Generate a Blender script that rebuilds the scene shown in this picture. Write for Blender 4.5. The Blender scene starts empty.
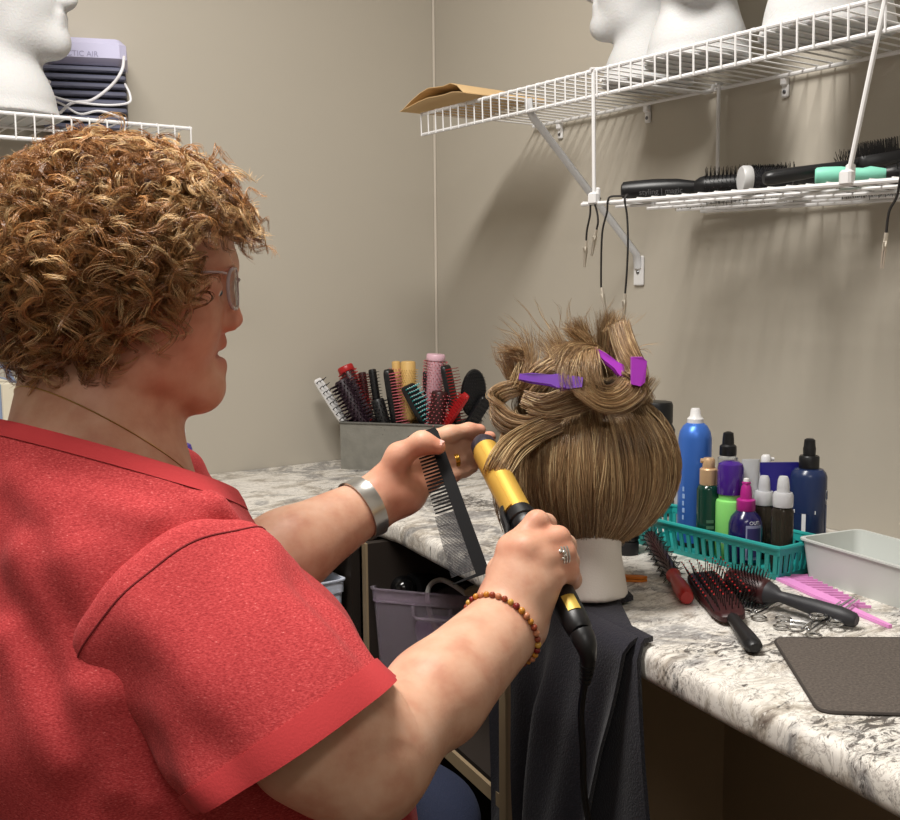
import bpy, math, random
import numpy as np
from mathutils import Vector, Matrix
from mathutils.bvhtree import BVHTree

random.seed(7)
rng = np.random.default_rng(11)
scn = bpy.context.scene
COL = scn.collection
PI = math.pi

# ------------------------------------------------------------------ camera
F = 1050.0
PITCH = math.radians(6.5)
YAW = math.radians(35.3)
ROLL = math.radians(0.5)
CAM = np.array((-1.505, -2.18, 1.16))
RX = np.array((math.cos(YAW), -math.sin(YAW), 0.0))     # horizontal, to the right of the view
AX = np.array((math.sin(YAW), math.cos(YAW), 0.0))      # horizontal, away from the viewer
ZX = np.array((0.0, 0.0, 1.0))


def ray(px, py):
    u = px - 450.0
    v = py - 410.0
    c, s = math.cos(ROLL), math.sin(ROLL)
    x = u * c - v * s
    y = -(v * c + u * s)
    fw = F * math.cos(PITCH) + y * math.sin(PITCH)
    up = y * math.cos(PITCH) - F * math.sin(PITCH)
    return (RX * x + AX * fw + ZX * up) / F


def D(px, py, d):
    return CAM + ray(px, py) * d


def onz(px, py, z):
    r = ray(px, py)
    return CAM + r * ((z - CAM[2]) / r[2])


def onx(px, py, x):
    r = ray(px, py)
    return CAM + r * ((x - CAM[0]) / r[0])


def ony(px, py, y):
    r = ray(px, py)
    return CAM + r * ((y - CAM[1]) / r[1])


# ------------------------------------------------------------------ materials
def lin(c):
    if isinstance(c, str):
        c = [int(c[i:i + 2], 16) for i in (0, 2, 4)]
    out = []
    for v in c[:3]:
        v = v / 255.0
        out.append(v / 12.92 if v <= 0.04045 else ((v + 0.055) / 1.055) ** 2.4)
    return (*out, 1.0)


MATS = {}


def mat(name, col, rough=0.5, metal=0.0, spec=0.5, trans=0.0, alpha=1.0, sss=0.0, sheen=0.0, coat=0.0, ior=1.45,
        noise=0.0, nscale=60.0, bump=0.0, bscale=200.0):
    if name in MATS:
        return MATS[name]
    m = bpy.data.materials.new(name)
    m.use_nodes = True
    nt = m.node_tree
    b = nt.nodes['Principled BSDF']
    b.inputs['Base Color'].default_value = lin(col)
    b.inputs['Roughness'].default_value = rough
    b.inputs['Metallic'].default_value = metal
    b.inputs['Specular IOR Level'].default_value = spec
    b.inputs['Transmission Weight'].default_value = trans
    b.inputs['Alpha'].default_value = alpha
    b.inputs['Subsurface Weight'].default_value = sss
    b.inputs['Subsurface Radius'].default_value = (0.6, 0.25, 0.12)
    b.inputs['Subsurface Scale'].default_value = 0.02
    b.inputs['Sheen Weight'].default_value = sheen
    b.inputs['Coat Weight'].default_value = coat
    b.inputs['IOR'].default_value = ior
    tc = nt.nodes.new('ShaderNodeTexCoord')
    if noise > 0:
        n = nt.nodes.new('ShaderNodeTexNoise')
        n.inputs['Scale'].default_value = nscale
        n.inputs['Detail'].default_value = 4
        nt.links.new(tc.outputs['Object'], n.inputs['Vector'])
        mx = nt.nodes.new('ShaderNodeMix')
        mx.data_type = 'RGBA'
        c = lin(col)
        mx.inputs['A'].default_value = tuple(v * (1 - noise) for v in c[:3]) + (1,)
        mx.inputs['B'].default_value = tuple(min(1, v * (1 + noise)) for v in c[:3]) + (1,)
        nt.links.new(n.outputs['Fac'], mx.inputs['Factor'])
        nt.links.new(mx.outputs['Result'], b.inputs['Base Color'])
    if bump > 0:
        n2 = nt.nodes.new('ShaderNodeTexNoise')
        n2.inputs['Scale'].default_value = bscale
        n2.inputs['Detail'].default_value = 3
        nt.links.new(tc.outputs['Object'], n2.inputs['Vector'])
        bp = nt.nodes.new('ShaderNodeBump')
        bp.inputs['Strength'].default_value = bump
        bp.inputs['Distance'].default_value = 0.002
        nt.links.new(n2.outputs['Fac'], bp.inputs['Height'])
        nt.links.new(bp.outputs['Normal'], b.inputs['Normal'])
    MATS[name] = m
    return m


def ramp(nt, stops, interp='LINEAR'):
    r = nt.nodes.new('ShaderNodeValToRGB')
    r.color_ramp.interpolation = interp
    e = r.color_ramp.elements
    while len(e) < len(stops):
        e.new(0.5)
    for el, (p, c) in zip(e, stops):
        el.position = p
        el.color = lin(c)
    return r


def granite():
    m = bpy.data.materials.new('granite laminate')
    m.use_nodes = True
    nt = m.node_tree
    L = nt.links.new
    b = nt.nodes['Principled BSDF']
    b.inputs['Roughness'].default_value = 0.33
    tc = nt.nodes.new('ShaderNodeTexCoord')
    mp = nt.nodes.new('ShaderNodeMapping')
    mp.inputs['Rotation'].default_value = (0, 0, math.radians(35))
    mp.inputs['Scale'].default_value = (1.0, 1.9, 1.0)
    L(tc.outputs['Object'], mp.inputs['Vector'])

    def noise(scale, detail, dist, rough=0.6, src=None):
        n = nt.nodes.new('ShaderNodeTexNoise')
        n.inputs['Scale'].default_value = scale
        n.inputs['Detail'].default_value = detail
        n.inputs['Distortion'].default_value = dist
        n.inputs['Roughness'].default_value = rough
        L((src or mp).outputs['Vector'], n.inputs['Vector'])
        return n

    def mix(fac, a, bcol):
        x = nt.nodes.new('ShaderNodeMix')
        x.data_type = 'RGBA'
        L(fac, x.inputs['Factor'])
        if isinstance(a, tuple):
            x.inputs['A'].default_value = a
        else:
            L(a, x.inputs['A'])
        if isinstance(bcol, tuple):
            x.inputs['B'].default_value = bcol
        else:
            L(bcol, x.inputs['B'])
        return x.outputs['Result']
    n1 = noise(7, 9, 2.0, .68)
    r1 = ramp(nt, [(0.30, (120, 110, 100)), (0.40, (186, 178, 166)), (0.48, (226, 221, 212)), (0.62, (233, 229, 222)), (0.75, (206, 196, 180))])
    L(n1.outputs['Fac'], r1.inputs['Fac'])
    # blue-grey blotches
    w_ = tc_wrap(nt, tc)
    n2 = noise(8.5, 5, 1.2, 0.6, w_)
    r2 = ramp(nt, [(0.52, (0, 0, 0)), (0.60, (225, 225, 225))])
    L(n2.outputs['Fac'], r2.inputs['Fac'])
    n2b = noise(34, 7, 1.4, .7)
    r2b = ramp(nt, [(0.36, (70, 72, 78)), (0.52, (132, 131, 132)), (0.64, (214, 211, 206))])
    L(n2b.outputs['Fac'], r2b.inputs['Fac'])
    c = mix(r2.outputs['Color'], r1.outputs['Color'], r2b.outputs['Color'])
    # dark flecks, gathered into drifts
    n3 = noise(42, 8, 1.6, 0.75)
    n3m = noise(5.5, 3, .6, .5, w_)
    ad = nt.nodes.new('ShaderNodeMath')
    ad.operation = 'MULTIPLY_ADD'
    L(n3m.outputs['Fac'], ad.inputs[0])
    ad.inputs[1].default_value = .55
    L(n3.outputs['Fac'], ad.inputs[2])
    r3 = ramp(nt, [(0.83, (0, 0, 0)), (0.90, (240, 240, 240))])
    L(ad.outputs[0], r3.inputs['Fac'])
    c = mix(r3.outputs['Color'], c, lin((40, 36, 36)))
    n4 = noise(13, 7, 3.0, 0.7)
    r4 = ramp(nt, [(0.465, (0, 0, 0)), (0.5, (190, 190, 190)), (0.535, (0, 0, 0))])
    L(n4.outputs['Fac'], r4.inputs['Fac'])
    c = mix(r4.outputs['Color'], c, lin((92, 78, 72)))
    n5 = noise(70, 4, 0.8, 0.65)
    r5 = ramp(nt, [(0.60, (0, 0, 0)), (0.67, (220, 220, 220))])
    L(n5.outputs['Fac'], r5.inputs['Fac'])
    c = mix(r5.outputs['Color'], c, lin((236, 232, 225)))
    L(c, b.inputs['Base Color'])
    return m


def tc_wrap(nt, tc):
    mp = nt.nodes.new('ShaderNodeMapping')
    mp.inputs['Location'].default_value = (3.1, 1.7, 0)
    nt.links.new(tc.outputs['Object'], mp.inputs['Vector'])
    return mp


def strand_mat(name, rough=0.32, spec=0.6):
    m = bpy.data.materials.new(name)
    m.use_nodes = True
    nt = m.node_tree
    b = nt.nodes['Principled BSDF']
    a = nt.nodes.new('ShaderNodeAttribute')
    a.attribute_name = 'Col'
    nt.links.new(a.outputs['Color'], b.inputs['Base Color'])
    b.inputs['Roughness'].default_value = rough
    b.inputs['Specular IOR Level'].default_value = spec
    return m


# ------------------------------------------------------------------ object helpers
def wl(o):
    v = np.zeros(3)
    while o is not None:
        v += np.array(o.location)
        o = o.parent
    return v


def tag(o, label=None, cat=None, group=None, kind=None):
    if label:
        o['label'] = label
    if cat:
        o['category'] = cat
    if group:
        o['group'] = group
    if kind:
        o['kind'] = kind
    return o


def thing(name, label, cat, loc=(0, 0, 0), group=None, M=None):
    o = bpy.data.objects.new(name, None)
    o.empty_display_size = 0.03
    COL.objects.link(o)
    if M is not None:
        o.matrix_world = M
    else:
        o.location = tuple(float(v) for v in loc)
    return tag(o, label, cat, group)


def dup(root, M=None, loc=None, label=None, group=None):
    r = root.copy()
    COL.objects.link(r)
    if M is not None:
        r.matrix_world = M
    if loc is not None:
        r.location = loc
    if label:
        r['label'] = label
    if group:
        r['group'] = group
    for ch in list(root.children):
        c = ch.copy()
        COL.objects.link(c)
        c.parent = r
        for g in list(ch.children):
            d = g.copy()
            COL.objects.link(d)
            d.parent = c
    return r


def basis(z, up=(0, 0, 1)):
    z = np.asarray(z, float)
    z = z / np.linalg.norm(z)
    up = np.asarray(up, float)
    x = np.cross(up, z)
    if np.linalg.norm(x) < 1e-5:
        x = np.cross((0, 1, 0), z)
    x /= np.linalg.norm(x)
    y = np.cross(z, x)
    return np.stack([x, y, z], 1)       # columns


def frame(a, b, up=(0, 0, 1), roll=0.0):
    """4x4 matrix: origin at a, local +Z to b, local +Y as near `up` as can be, then rolled."""
    R = basis(np.asarray(b) - np.asarray(a), up)
    M = Matrix([[*R[0], a[0]], [*R[1], a[1]], [*R[2], a[2]], [0, 0, 0, 1]])
    return M @ Matrix.Rotation(roll, 4, 'Z')


class MB:
    def __init__(s):
        s.v = []
        s.f = []
        s.mi = []

    def add(s, vs, fs, mi=0):
        o = len(s.v)
        s.v.extend([tuple(float(c) for c in v) for v in vs])
        s.f.extend([tuple(i + o for i in f) for f in fs])
        s.mi.extend([mi] * len(fs))
        return s

    def box(s, c, size, R=None, mi=0, taper=1.0, bev=0.0):
        hx, hy, hz = [d / 2 for d in size]
        if bev > 0:
            bev = min(bev, hx * .9, hy * .9, hz * .9)
            prof = []
            for zz, ins in ((-hz, bev), (-hz + bev, 0), (hz - bev, 0), (hz, bev)):
                ring = []
                for sx, sy in ((1, 1), (-1, 1), (-1, -1), (1, -1)):
                    x, y = sx * (hx - ins), sy * (hy - ins)
                    bx = bev if ins == 0 else bev * .6
                    if sx * sy > 0:
                        ring += [(x, y - sy * bx), (x - sx * bx, y)]
                    else:
                        ring += [(x - sx * bx, y), (x, y - sy * bx)]
                prof.append([(p[0], p[1], zz) for p in ring])
            vs = [p for r in prof for p in r]
            n = 8
            fs = [tuple(range(n))[::-1], tuple(range(3 * n, 4 * n))]
            for k in range(3):
                for i in range(n):
                    j = (i + 1) % n
                    fs.append((k * n + i, k * n + j, (k + 1) * n + j, (k + 1) * n + i))
        else:
            vs = []
            for z in (-hz, hz):
                t = taper if z > 0 else 1.0
                vs += [(-hx * t, -hy * t, z), (hx * t, -hy * t, z), (hx * t, hy * t, z), (-hx * t, hy * t, z)]
            fs = [(3, 2, 1, 0), (4, 5, 6, 7), (0, 1, 5, 4), (1, 2, 6, 5), (2, 3, 7, 6), (3, 0, 4, 7)]
        vs = np.array(vs)
        if R is not None:
            vs = vs @ np.asarray(R).T
        vs = vs + np.asarray(c)
        return s.add(vs, fs, mi)

    def tube(s, pts, r, n=8, closed=False, mi=0, flat=1.0, up=None):
        pts = [np.asarray(p, float) for p in pts]
        m = len(pts)
        rr = r if hasattr(r, '__len__') else [r] * m
        vs = []
        x = None
        for i in range(m):
            if closed:
                t = pts[(i + 1) % m] - pts[i - 1]
            else:
                t = pts[min(i + 1, m - 1)] - pts[max(i - 1, 0)]
            t = t / (np.linalg.norm(t) + 1e-12)
            if up is not None:
                x = np.cross(up, t)
                x /= np.linalg.norm(x) + 1e-12
            elif x is None:
                a = np.array((0, 0, 1.0)) if abs(t[2]) < .9 else np.array((1.0, 0, 0))
                x = np.cross(a, t)
                x /= np.linalg.norm(x)
            else:
                x = x - t * np.dot(x, t)
                x /= np.linalg.norm(x) + 1e-12
            y = np.cross(t, x)
            for k in range(n):
                an = 2 * PI * k / n
                vs.append(pts[i] + rr[i] * (x * math.cos(an) + y * math.sin(an) * flat))
        fs = []
        for i in range(m if closed else m - 1):
            i2 = (i + 1) % m
            for k in range(n):
                k2 = (k + 1) % n
                fs.append((i * n + k, i * n + k2, i2 * n + k2, i2 * n + k))
        if not closed:
            fs.append(tuple(range(n))[::-1])
            fs.append(tuple((m - 1) * n + k for k in range(n)))
        return s.add(vs, fs, mi)

    def lathe(s, prof, n=24, M=None, mi=0, sx=1.0, sy=1.0):
        vs = []
        for r, z in prof:
            for k in range(n):
                a = 2 * PI * k / n
                vs.append((r * math.cos(a) * sx, r * math.sin(a) * sy, z))
        fs = []
        for i in range(len(prof) - 1):
            for k in range(n):
                k2 = (k + 1) % n
                fs.append((i * n + k, i * n + k2, (i + 1) * n + k2, (i + 1) * n + k))
        fs.append(tuple(range(n))[::-1])
        fs.append(tuple((len(prof) - 1) * n + k for k in range(n)))
        if M is not None:
            vs = [M @ Vector(v) for v in vs]
        return s.add(vs, fs, mi)

    def prism(s, poly, z0, z1, M=None, mi=0):
        n = len(poly)
        vs = [(x, y, z0) for x, y in poly] + [(x, y, z1) for x, y in poly]
        fs = [tuple(range(n))[::-1], tuple(range(n, 2 * n))] + [(i, (i + 1) % n, n + (i + 1) % n, n + i) for i in range(n)]
        if M is not None:
            vs = [M @ Vector(v) for v in vs]
        return s.add(vs, fs, mi)

    def ball(s, c, r, n=10, mi=0):
        r = (r, r, r) if not hasattr(r, '__len__') else r
        vs, fs = [], []
        for i in range(1, n):
            th = PI * i / n
            for k in range(n * 2):
                a = PI * k / n
                vs.append((c[0] + r[0] * math.sin(th) * math.cos(a), c[1] + r[1] * math.sin(th) * math.sin(a), c[2] + r[2] * math.cos(th)))
        w = 2 * n
        for i in range(n - 2):
            for k in range(w):
                fs.append((i * w + k, (i + 1) * w + k, (i + 1) * w + (k + 1) % w, i * w + (k + 1) % w))
        top = len(vs)
        vs.append((c[0], c[1], c[2] + r[2]))
        vs.append((c[0], c[1], c[2] - r[2]))
        for k in range(w):
            fs.append((top, k, (k + 1) % w))
            fs.append((top + 1, (n - 2) * w + (k + 1) % w, (n - 2) * w + k))
        return s.add(vs, fs, mi)

    def spikes(s, base, tip, r, n=3):
        """many thin bristles at once: base, tip (N,3)"""
        base = np.asarray(base)
        tip = np.asarray(tip)
        N = len(base)
        if N == 0:
            return s
        t = tip - base
        t = t / (np.linalg.norm(t, axis=1, keepdims=True) + 1e-9)
        a = np.where(np.abs(t[:, 2:3]) < .9, np.array([[0, 0, 1.0]]), np.array([[1.0, 0, 0]]))
        x = np.cross(a, t)
        x /= np.linalg.norm(x, axis=1, keepdims=True)
        y = np.cross(t, x)
        vs = []
        for P, rr in ((base, r), (tip, r * .6)):
            for k in range(n):
                an = 2 * PI * k / n
                vs.append(P + rr * (x * math.cos(an) + y * math.sin(an)))
        V = np.stack(vs, 1).reshape(-1, 3)
        fs = []
        for i in range(N):
            o = i * 2 * n
            for k in range(n):
                fs.append((o + k, o + (k + 1) % n, o + n + (k + 1) % n, o + n + k))
            fs.append(tuple(o + n + k for k in range(n)))
        return s.add(V, fs)

    def build(s, name, m, parent=None, world=True, smooth=True, angle=40, origin=None):
        v = np.array(s.v, float)
        me = bpy.data.meshes.new(name)
        off = np.zeros(3)
        if parent is not None:
            if world:
                off = wl(parent)
        elif origin is not None:
            off = np.asarray(origin, float)
        else:
            off = np.array([(v[:, 0].min() + v[:, 0].max()) / 2, (v[:, 1].min() + v[:, 1].max()) / 2, v[:, 2].min()])
        me.from_pydata([tuple(p) for p in (v - off)], [], s.f)
        ms = m if isinstance(m, (list, tuple)) else [m]
        for x in ms:
            me.materials.append(x)
        if len(ms) > 1:
            me.polygons.foreach_set('material_index', s.mi)
        o = bpy.data.objects.new(name, me)
        COL.objects.link(o)
        if parent is not None:
            o.parent = parent
        else:
            o.location = tuple(float(q) for q in off)
        if smooth:
            me.polygons.foreach_set('use_smooth', [True] * len(me.polygons))
            try:
                me.set_sharp_from_angle(angle=math.radians(angle))
            except Exception:
                pass
        me.update()
        return o


def np_mesh(name, V, Q, m, parent=None, col=None, tri=False, smooth=True, off=None):
    if off is None:
        off = wl(parent) if parent is not None else np.array([V[:, 0].mean(), V[:, 1].mean(), V[:, 2].min()])
    me = bpy.data.meshes.new(name)
    me.vertices.add(len(V))
    me.vertices.foreach_set('co', (V - off).astype(np.float32).ravel())
    k = Q.shape[1]
    me.loops.add(Q.size)
    me.loops.foreach_set('vertex_index', Q.astype(np.int32).ravel())
    me.polygons.add(len(Q))
    me.polygons.foreach_set('loop_start', np.arange(0, Q.size, k, dtype=np.int32))
    me.polygons.foreach_set('use_smooth', np.full(len(Q), smooth))
    if col is not None:
        at = me.attributes.new('Col', 'FLOAT_COLOR', 'POINT')
        at.data.foreach_set('color', col.astype(np.float32).ravel())
    me.update(calc_edges=True)
    me.validate()
    me.materials.append(m)
    o = bpy.data.objects.new(name, me)
    COL.objects.link(o)
    if parent is not None:
        o.parent = parent
    else:
        o.location = tuple(float(q) for q in off)
    return o


def strand_geo(P, R, C, sides=3):
    """P (N,M,3) paths, R (N,M) radii, C (N,3) linear colours -> V, Q, colours"""
    N, M, _ = P.shape
    T = np.gradient(P, axis=1)
    T /= np.linalg.norm(T, axis=2, keepdims=True) + 1e-9
    a = np.array([0.31, 0.52, 0.79])
    X = np.cross(np.broadcast_to(a, T.shape), T)
    X /= np.linalg.norm(X, axis=2, keepdims=True) + 1e-9
    Y = np.cross(T, X)
    ring = []
    for k in range(sides):
        an = 2 * PI * k / sides
        ring.append(P + R[..., None] * (X * math.cos(an) + Y * math.sin(an)))
    V = np.stack(ring, 2).reshape(-1, 3)
    idx = np.arange(N * M * sides).reshape(N, M, sides)
    q = []
    for k in range(sides):
        k2 = (k + 1) % sides
        q.append(np.stack([idx[:, :-1, k], idx[:, :-1, k2], idx[:, 1:, k2], idx[:, 1:, k]], -1).reshape(-1, 4))
    Q = np.concatenate(q)
    if C.ndim == 2:
        CC = np.repeat(C, M * sides, axis=0)
    else:
        CC = np.repeat(C.reshape(-1, 3), sides, axis=0)
    CC = np.concatenate([CC, np.ones((len(CC), 1))], 1)
    return V, Q, CC


# ------------------------------------------------------------------ signed-distance modelling
class Field:
    def __init__(s, lo, hi, h):
        s.lo = np.asarray(lo, float)
        s.h = h
        s.n = np.ceil((np.asarray(hi) - s.lo) / h).astype(int) + 1
        s.v = np.full(tuple(s.n), 1.0, np.float32)

    def reg(s, lo, hi):
        a = np.clip(np.floor((np.asarray(lo) - s.lo) / s.h).astype(int), 0, s.n)
        b = np.clip(np.ceil((np.asarray(hi) - s.lo) / s.h).astype(int) + 1, 0, s.n)
        if np.any(b <= a):
            return None, None
        g = [s.lo[i] + s.h * np.arange(a[i], b[i]) for i in range(3)]
        X = g[0][:, None, None].astype(np.float32)
        Y = g[1][None, :, None].astype(np.float32)
        Z = g[2][None, None, :].astype(np.float32)
        return (slice(a[0], b[0]), slice(a[1], b[1]), slice(a[2], b[2])), (X, Y, Z)

    def put(s, sl, d, k, op):
        a = s.v[sl]
        d = d.astype(np.float32)
        if op == 'u':
            if k > 0:
                h = np.maximum(k - np.abs(a - d), 0) / k
                s.v[sl] = np.minimum(a, d) - h * h * k * .25
            else:
                s.v[sl] = np.minimum(a, d)
        else:
            d = -d
            if k > 0:
                h = np.maximum(k - np.abs(a - d), 0) / k
                s.v[sl] = np.maximum(a, d) + h * h * k * .25
            else:
                s.v[sl] = np.maximum(a, d)

    def cone(s, a, b, r1, r2=None, k=0.01, op='u'):
        r2 = r1 if r2 is None else r2
        a = np.asarray(a, float)
        b = np.asarray(b, float)
        mg = max(r1, r2) + k + 3 * s.h
        sl, g = s.reg(np.minimum(a, b) - mg, np.maximum(a, b) + mg)
        if sl is None:
            return
        ab = b - a
        L2 = max(float(ab @ ab), 1e-12)
        X, Y, Z = g
        px, py, pz = X - a[0], Y - a[1], Z - a[2]
        t = np.clip((px * ab[0] + py * ab[1] + pz * ab[2]) / L2, 0, 1)
        d = np.sqrt((px - t * ab[0]) ** 2 + (py - t * ab[1]) ** 2 + (pz - t * ab[2]) ** 2) - (r1 + (r2 - r1) * t)
        s.put(sl, d, k, op)

    def chain(s, pts, rs, k=0.008):
        for i in range(len(pts) - 1):
            s.cone(pts[i], pts[i + 1], rs[i], rs[i + 1], k)

    def ell(s, c, r, R=None, k=0.01, op='u'):
        c = np.asarray(c, float)
        r = np.asarray(r if hasattr(r, '__len__') else (r, r, r), float)
        mg = r.max() + k + 3 * s.h
        sl, g = s.reg(c - mg, c + mg)
        if sl is None:
            return
        X, Y, Z = g
        p = [X - c[0], Y - c[1], Z - c[2]]
        if R is None:
            R = np.eye(3)
        q = [p[0] * R[0, i] + p[1] * R[1, i] + p[2] * R[2, i] for i in range(3)]
        k0 = np.sqrt(sum((q[i] / r[i]) ** 2 for i in range(3)))
        k1 = np.sqrt(sum((q[i] / r[i] ** 2) ** 2 for i in range(3))) + 1e-9
        s.put(sl, k0 * (k0 - 1) / k1, k, op)

    def grid(s):
        g = [s.lo[i] + s.h * np.arange(s.n[i]) for i in range(3)]
        return (g[0][:, None, None].astype(np.float32), g[1][None, :, None].astype(np.float32), g[2][None, None, :].astype(np.float32))

    def mesh(s, smooth=1):
        v = s.v
        sg = v < 0
        c = np.zeros(tuple(s.n - 1), np.uint8)
        for dx in (0, 1):
            for dy in (0, 1):
                for dz in (0, 1):
                    c += sg[dx:dx + s.n[0] - 1, dy:dy + s.n[1] - 1, dz:dz + s.n[2] - 1]
        act = (c > 0) & (c < 8)
        I = np.argwhere(act)
        ids = np.full(act.shape, -1, np.int32)
        ids[act] = np.arange(len(I))
        acc = np.zeros((len(I), 3))
        cnt = np.zeros(len(I))
        corners = [np.array((i, j, k)) for i in (0, 1) for j in (0, 1) for k in (0, 1)]
        for a in corners:
            for ax in range(3):
                if a[ax] == 0:
                    b = a.copy()
                    b[ax] = 1
                    va = v[I[:, 0] + a[0], I[:, 1] + a[1], I[:, 2] + a[2]].astype(float)
                    vb = v[I[:, 0] + b[0], I[:, 1] + b[1], I[:, 2] + b[2]].astype(float)
                    m = (va < 0) != (vb < 0)
                    t = np.where(m, va / np.where(m, va - vb, 1), 0)
                    pos = a[None] + (b - a)[None] * t[:, None]
                    acc[m] += pos[m]
                    cnt[m] += 1
        P = s.lo + (I + acc / cnt[:, None]) * s.h
        quads = []
        for ax in range(3):
            o1, o2 = [(1, 2), (2, 0), (0, 1)][ax]
            a = [slice(None)] * 3
            b = [slice(None)] * 3
            a[ax] = slice(0, -1)
            b[ax] = slice(1, None)
            e = np.argwhere(sg[tuple(a)] != sg[tuple(b)])
            ok = (e[:, o1] > 0) & (e[:, o2] > 0) & (e[:, o1] < s.n[o1] - 1) & (e[:, o2] < s.n[o2] - 1)
            e = e[ok]
            ins = sg[e[:, 0], e[:, 1], e[:, 2]]
            q = []
            for d1, d2 in ((0, 0), (-1, 0), (-1, -1), (0, -1)):
                ee = e.copy()
                ee[:, o1] += d1
                ee[:, o2] += d2
                q.append(ids[ee[:, 0], ee[:, 1], ee[:, 2]])
            q = np.stack(q, 1)
            q[~ins] = q[~ins][:, ::-1]
            quads.append(q)
        Q = np.concatenate(quads)
        Q = Q[:, ::-1] if False else Q
        for _ in range(smooth):
            S = np.zeros_like(P)
            n = np.zeros(len(P))
            for i in range(4):
                j = (i + 1) % 4
                np.add.at(S, Q[:, i], P[Q[:, j]])
                np.add.at(S, Q[:, j], P[Q[:, i]])
                np.add.at(n, Q[:, i], 1)
                np.add.at(n, Q[:, j], 1)
            P = P * .4 + .6 * S / np.maximum(n, 1)[:, None]
        return P, Q


def text_part(s, size, m, parent, Mx, radius=None, name='lettering', depth=0.0002, world=False):
    cu = bpy.data.curves.new('lettering', 'FONT')
    cu.body = s
    cu.size = size
    cu.align_x = 'CENTER'
    cu.align_y = 'CENTER'
    cu.extrude = depth
    to = bpy.data.objects.new('lettering_source', cu)
    COL.objects.link(to)
    dg = bpy.context.evaluated_depsgraph_get()
    me = bpy.data.meshes.new_from_object(to.evaluated_get(dg))
    bpy.data.objects.remove(to)
    bpy.data.curves.remove(cu)
    me.name = name
    for v in me.vertices:
        p = v.co
        if radius:
            a = p.x / radius
            rr = radius + p.z
            p = Vector((rr * math.sin(a), p.y, rr * math.cos(a) - radius))
        v.co = Mx @ p
    if world:
        off = Vector(wl(parent))
        for v in me.vertices:
            v.co -= off
    me.materials.clear()
    me.materials.append(m)
    o = bpy.data.objects.new(name, me)
    COL.objects.link(o)
    o.parent = parent
    return o


def bez(pts, n=24):
    """Catmull-Rom through pts"""
    pts = [np.asarray(p, float) for p in pts]
    P = [2 * pts[0] - pts[1]] + pts + [2 * pts[-1] - pts[-2]]
    out = []
    seg = len(pts) - 1
    for i in range(n):
        u = i / (n - 1) * seg
        k = min(int(u), seg - 1)
        t = u - k
        a, b, c, d = P[k:k + 4]
        out.append(.5 * ((2 * b) + (c - a) * t + (2 * a - 5 * b + 4 * c - d) * t * t + (3 * b - a - 3 * c + d) * t ** 3))
    return np.array(out)


# ================================================================== THE ROOM
M_wall = mat('painted wall', (182, 175, 162), rough=0.55, noise=0.025, nscale=3, bump=0.06, bscale=320)
M_ceil = mat('ceiling tile', (225, 222, 214), rough=0.9)
M_floor = mat('dark floor', (84, 75, 66), rough=0.6, noise=0.15, nscale=8)
M_white = mat('white coated wire', (222, 221, 221), rough=0.35)
M_foam = mat('white polystyrene', (196, 196, 196), rough=0.8, bump=0.35, bscale=260, sss=0.1)
M_black = mat('black plastic', (22, 22, 24), rough=0.38)
M_blackm = mat('matt black rubber', (26, 26, 29), rough=0.6)
M_chrome = mat('bright steel', (200, 200, 200), rough=0.22, metal=1.0)
M_brass = mat('dull metal clip', (206, 198, 184), rough=0.42, metal=.6)
M_granite = granite()


def slab(name, c, size, m):
    o = MB().box(c, size).build(name, m, smooth=False)
    o['kind'] = 'structure'
    return o


XL, YF, ZC = -3.3, -3.9, 2.45
slab('wall_back', (XL / 2, 0.05, ZC / 2), (-XL + .2, .1, ZC), M_wall)
slab('wall_right', (0.05, YF / 2, ZC / 2), (.1, -YF, ZC), M_wall)
slab('wall_left', (XL - .05, YF / 2, ZC / 2), (.1, -YF, ZC), M_wall)
slab('wall_front', (XL / 2, YF - .05, ZC / 2), (-XL + .2, .1, ZC), M_wall)
slab('floor', (XL / 2, YF / 2, -0.05), (-XL + .2, -YF + .2, .1), M_floor)
slab('ceiling', (XL / 2, YF / 2, ZC + .05), (-XL + .2, -YF + .2, .1), M_ceil)
M_trim = mat('corner bead', (205, 197, 184), rough=0.5)
o = MB().tube([(-.003, -.003, 0.0), (-.003, -.003, ZC)], .0035, 8).build('trim_1', M_trim)
o['kind'] = 'structure'

# ------------------------------------------------------------------ worktop (one continuous corner top)
fr = [(-1.95, -.57), (-.66, -.57), (-.585, -.578), (-.548, -.60), (-.548, -.66), (-.607, -1.008), (-.673, -1.37),
      (-.700, -1.522), (-.718, -1.646), (-.733, -1.73), (-.80, -2.1), (-.87, -2.5)]
bk = [(-.002, -2.5), (-.002, -.002), (-1.95, -.002)]


def inset(pl, d):
    out = []
    for i, p in enumerate(pl):
        a = np.array(pl[max(i - 1, 0)])
        b = np.array(pl[min(i + 1, len(pl) - 1)])
        t = (b - a) / np.linalg.norm(b - a)
        out.append(tuple(np.array(p) + d * np.array((-t[1], t[0]))))
    return out


m = MB()
rings = [(0.722, .006), (.727, .001), (.733, 0), (.748, 0), (.754, .002), (.758, .006), (.76, .012)]
vs = []
N = len(fr) + len(bk)
for z, d in rings:
    vs += [(x, y, z) for x, y in inset(fr, d) + bk]
fs = [tuple(range(N))[::-1], tuple(range((len(rings) - 1) * N, len(rings) * N))]
for k in range(len(rings) - 1):
    for i in range(N):
        j = (i + 1) % N
        fs.append((k * N + i, k * N + j, (k + 1) * N + j, (k + 1) * N + i))
m.add(vs, fs)
top = m.build('countertop', M_granite, angle=50)
tag(top, 'speckled white and grey granite patterned corner worktop with rounded edge', 'countertop')

# ------------------------------------------------------------------ shelf unit under the worktop
M_dkwood = mat('dark laminate', (38, 31, 26), rough=0.55)
M_ltwood = mat('pale wood edge', (138, 120, 94), rough=0.55, noise=.12, nscale=30)


M_brown = mat('brown panel', (150, 128, 102), rough=0.6)


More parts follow.
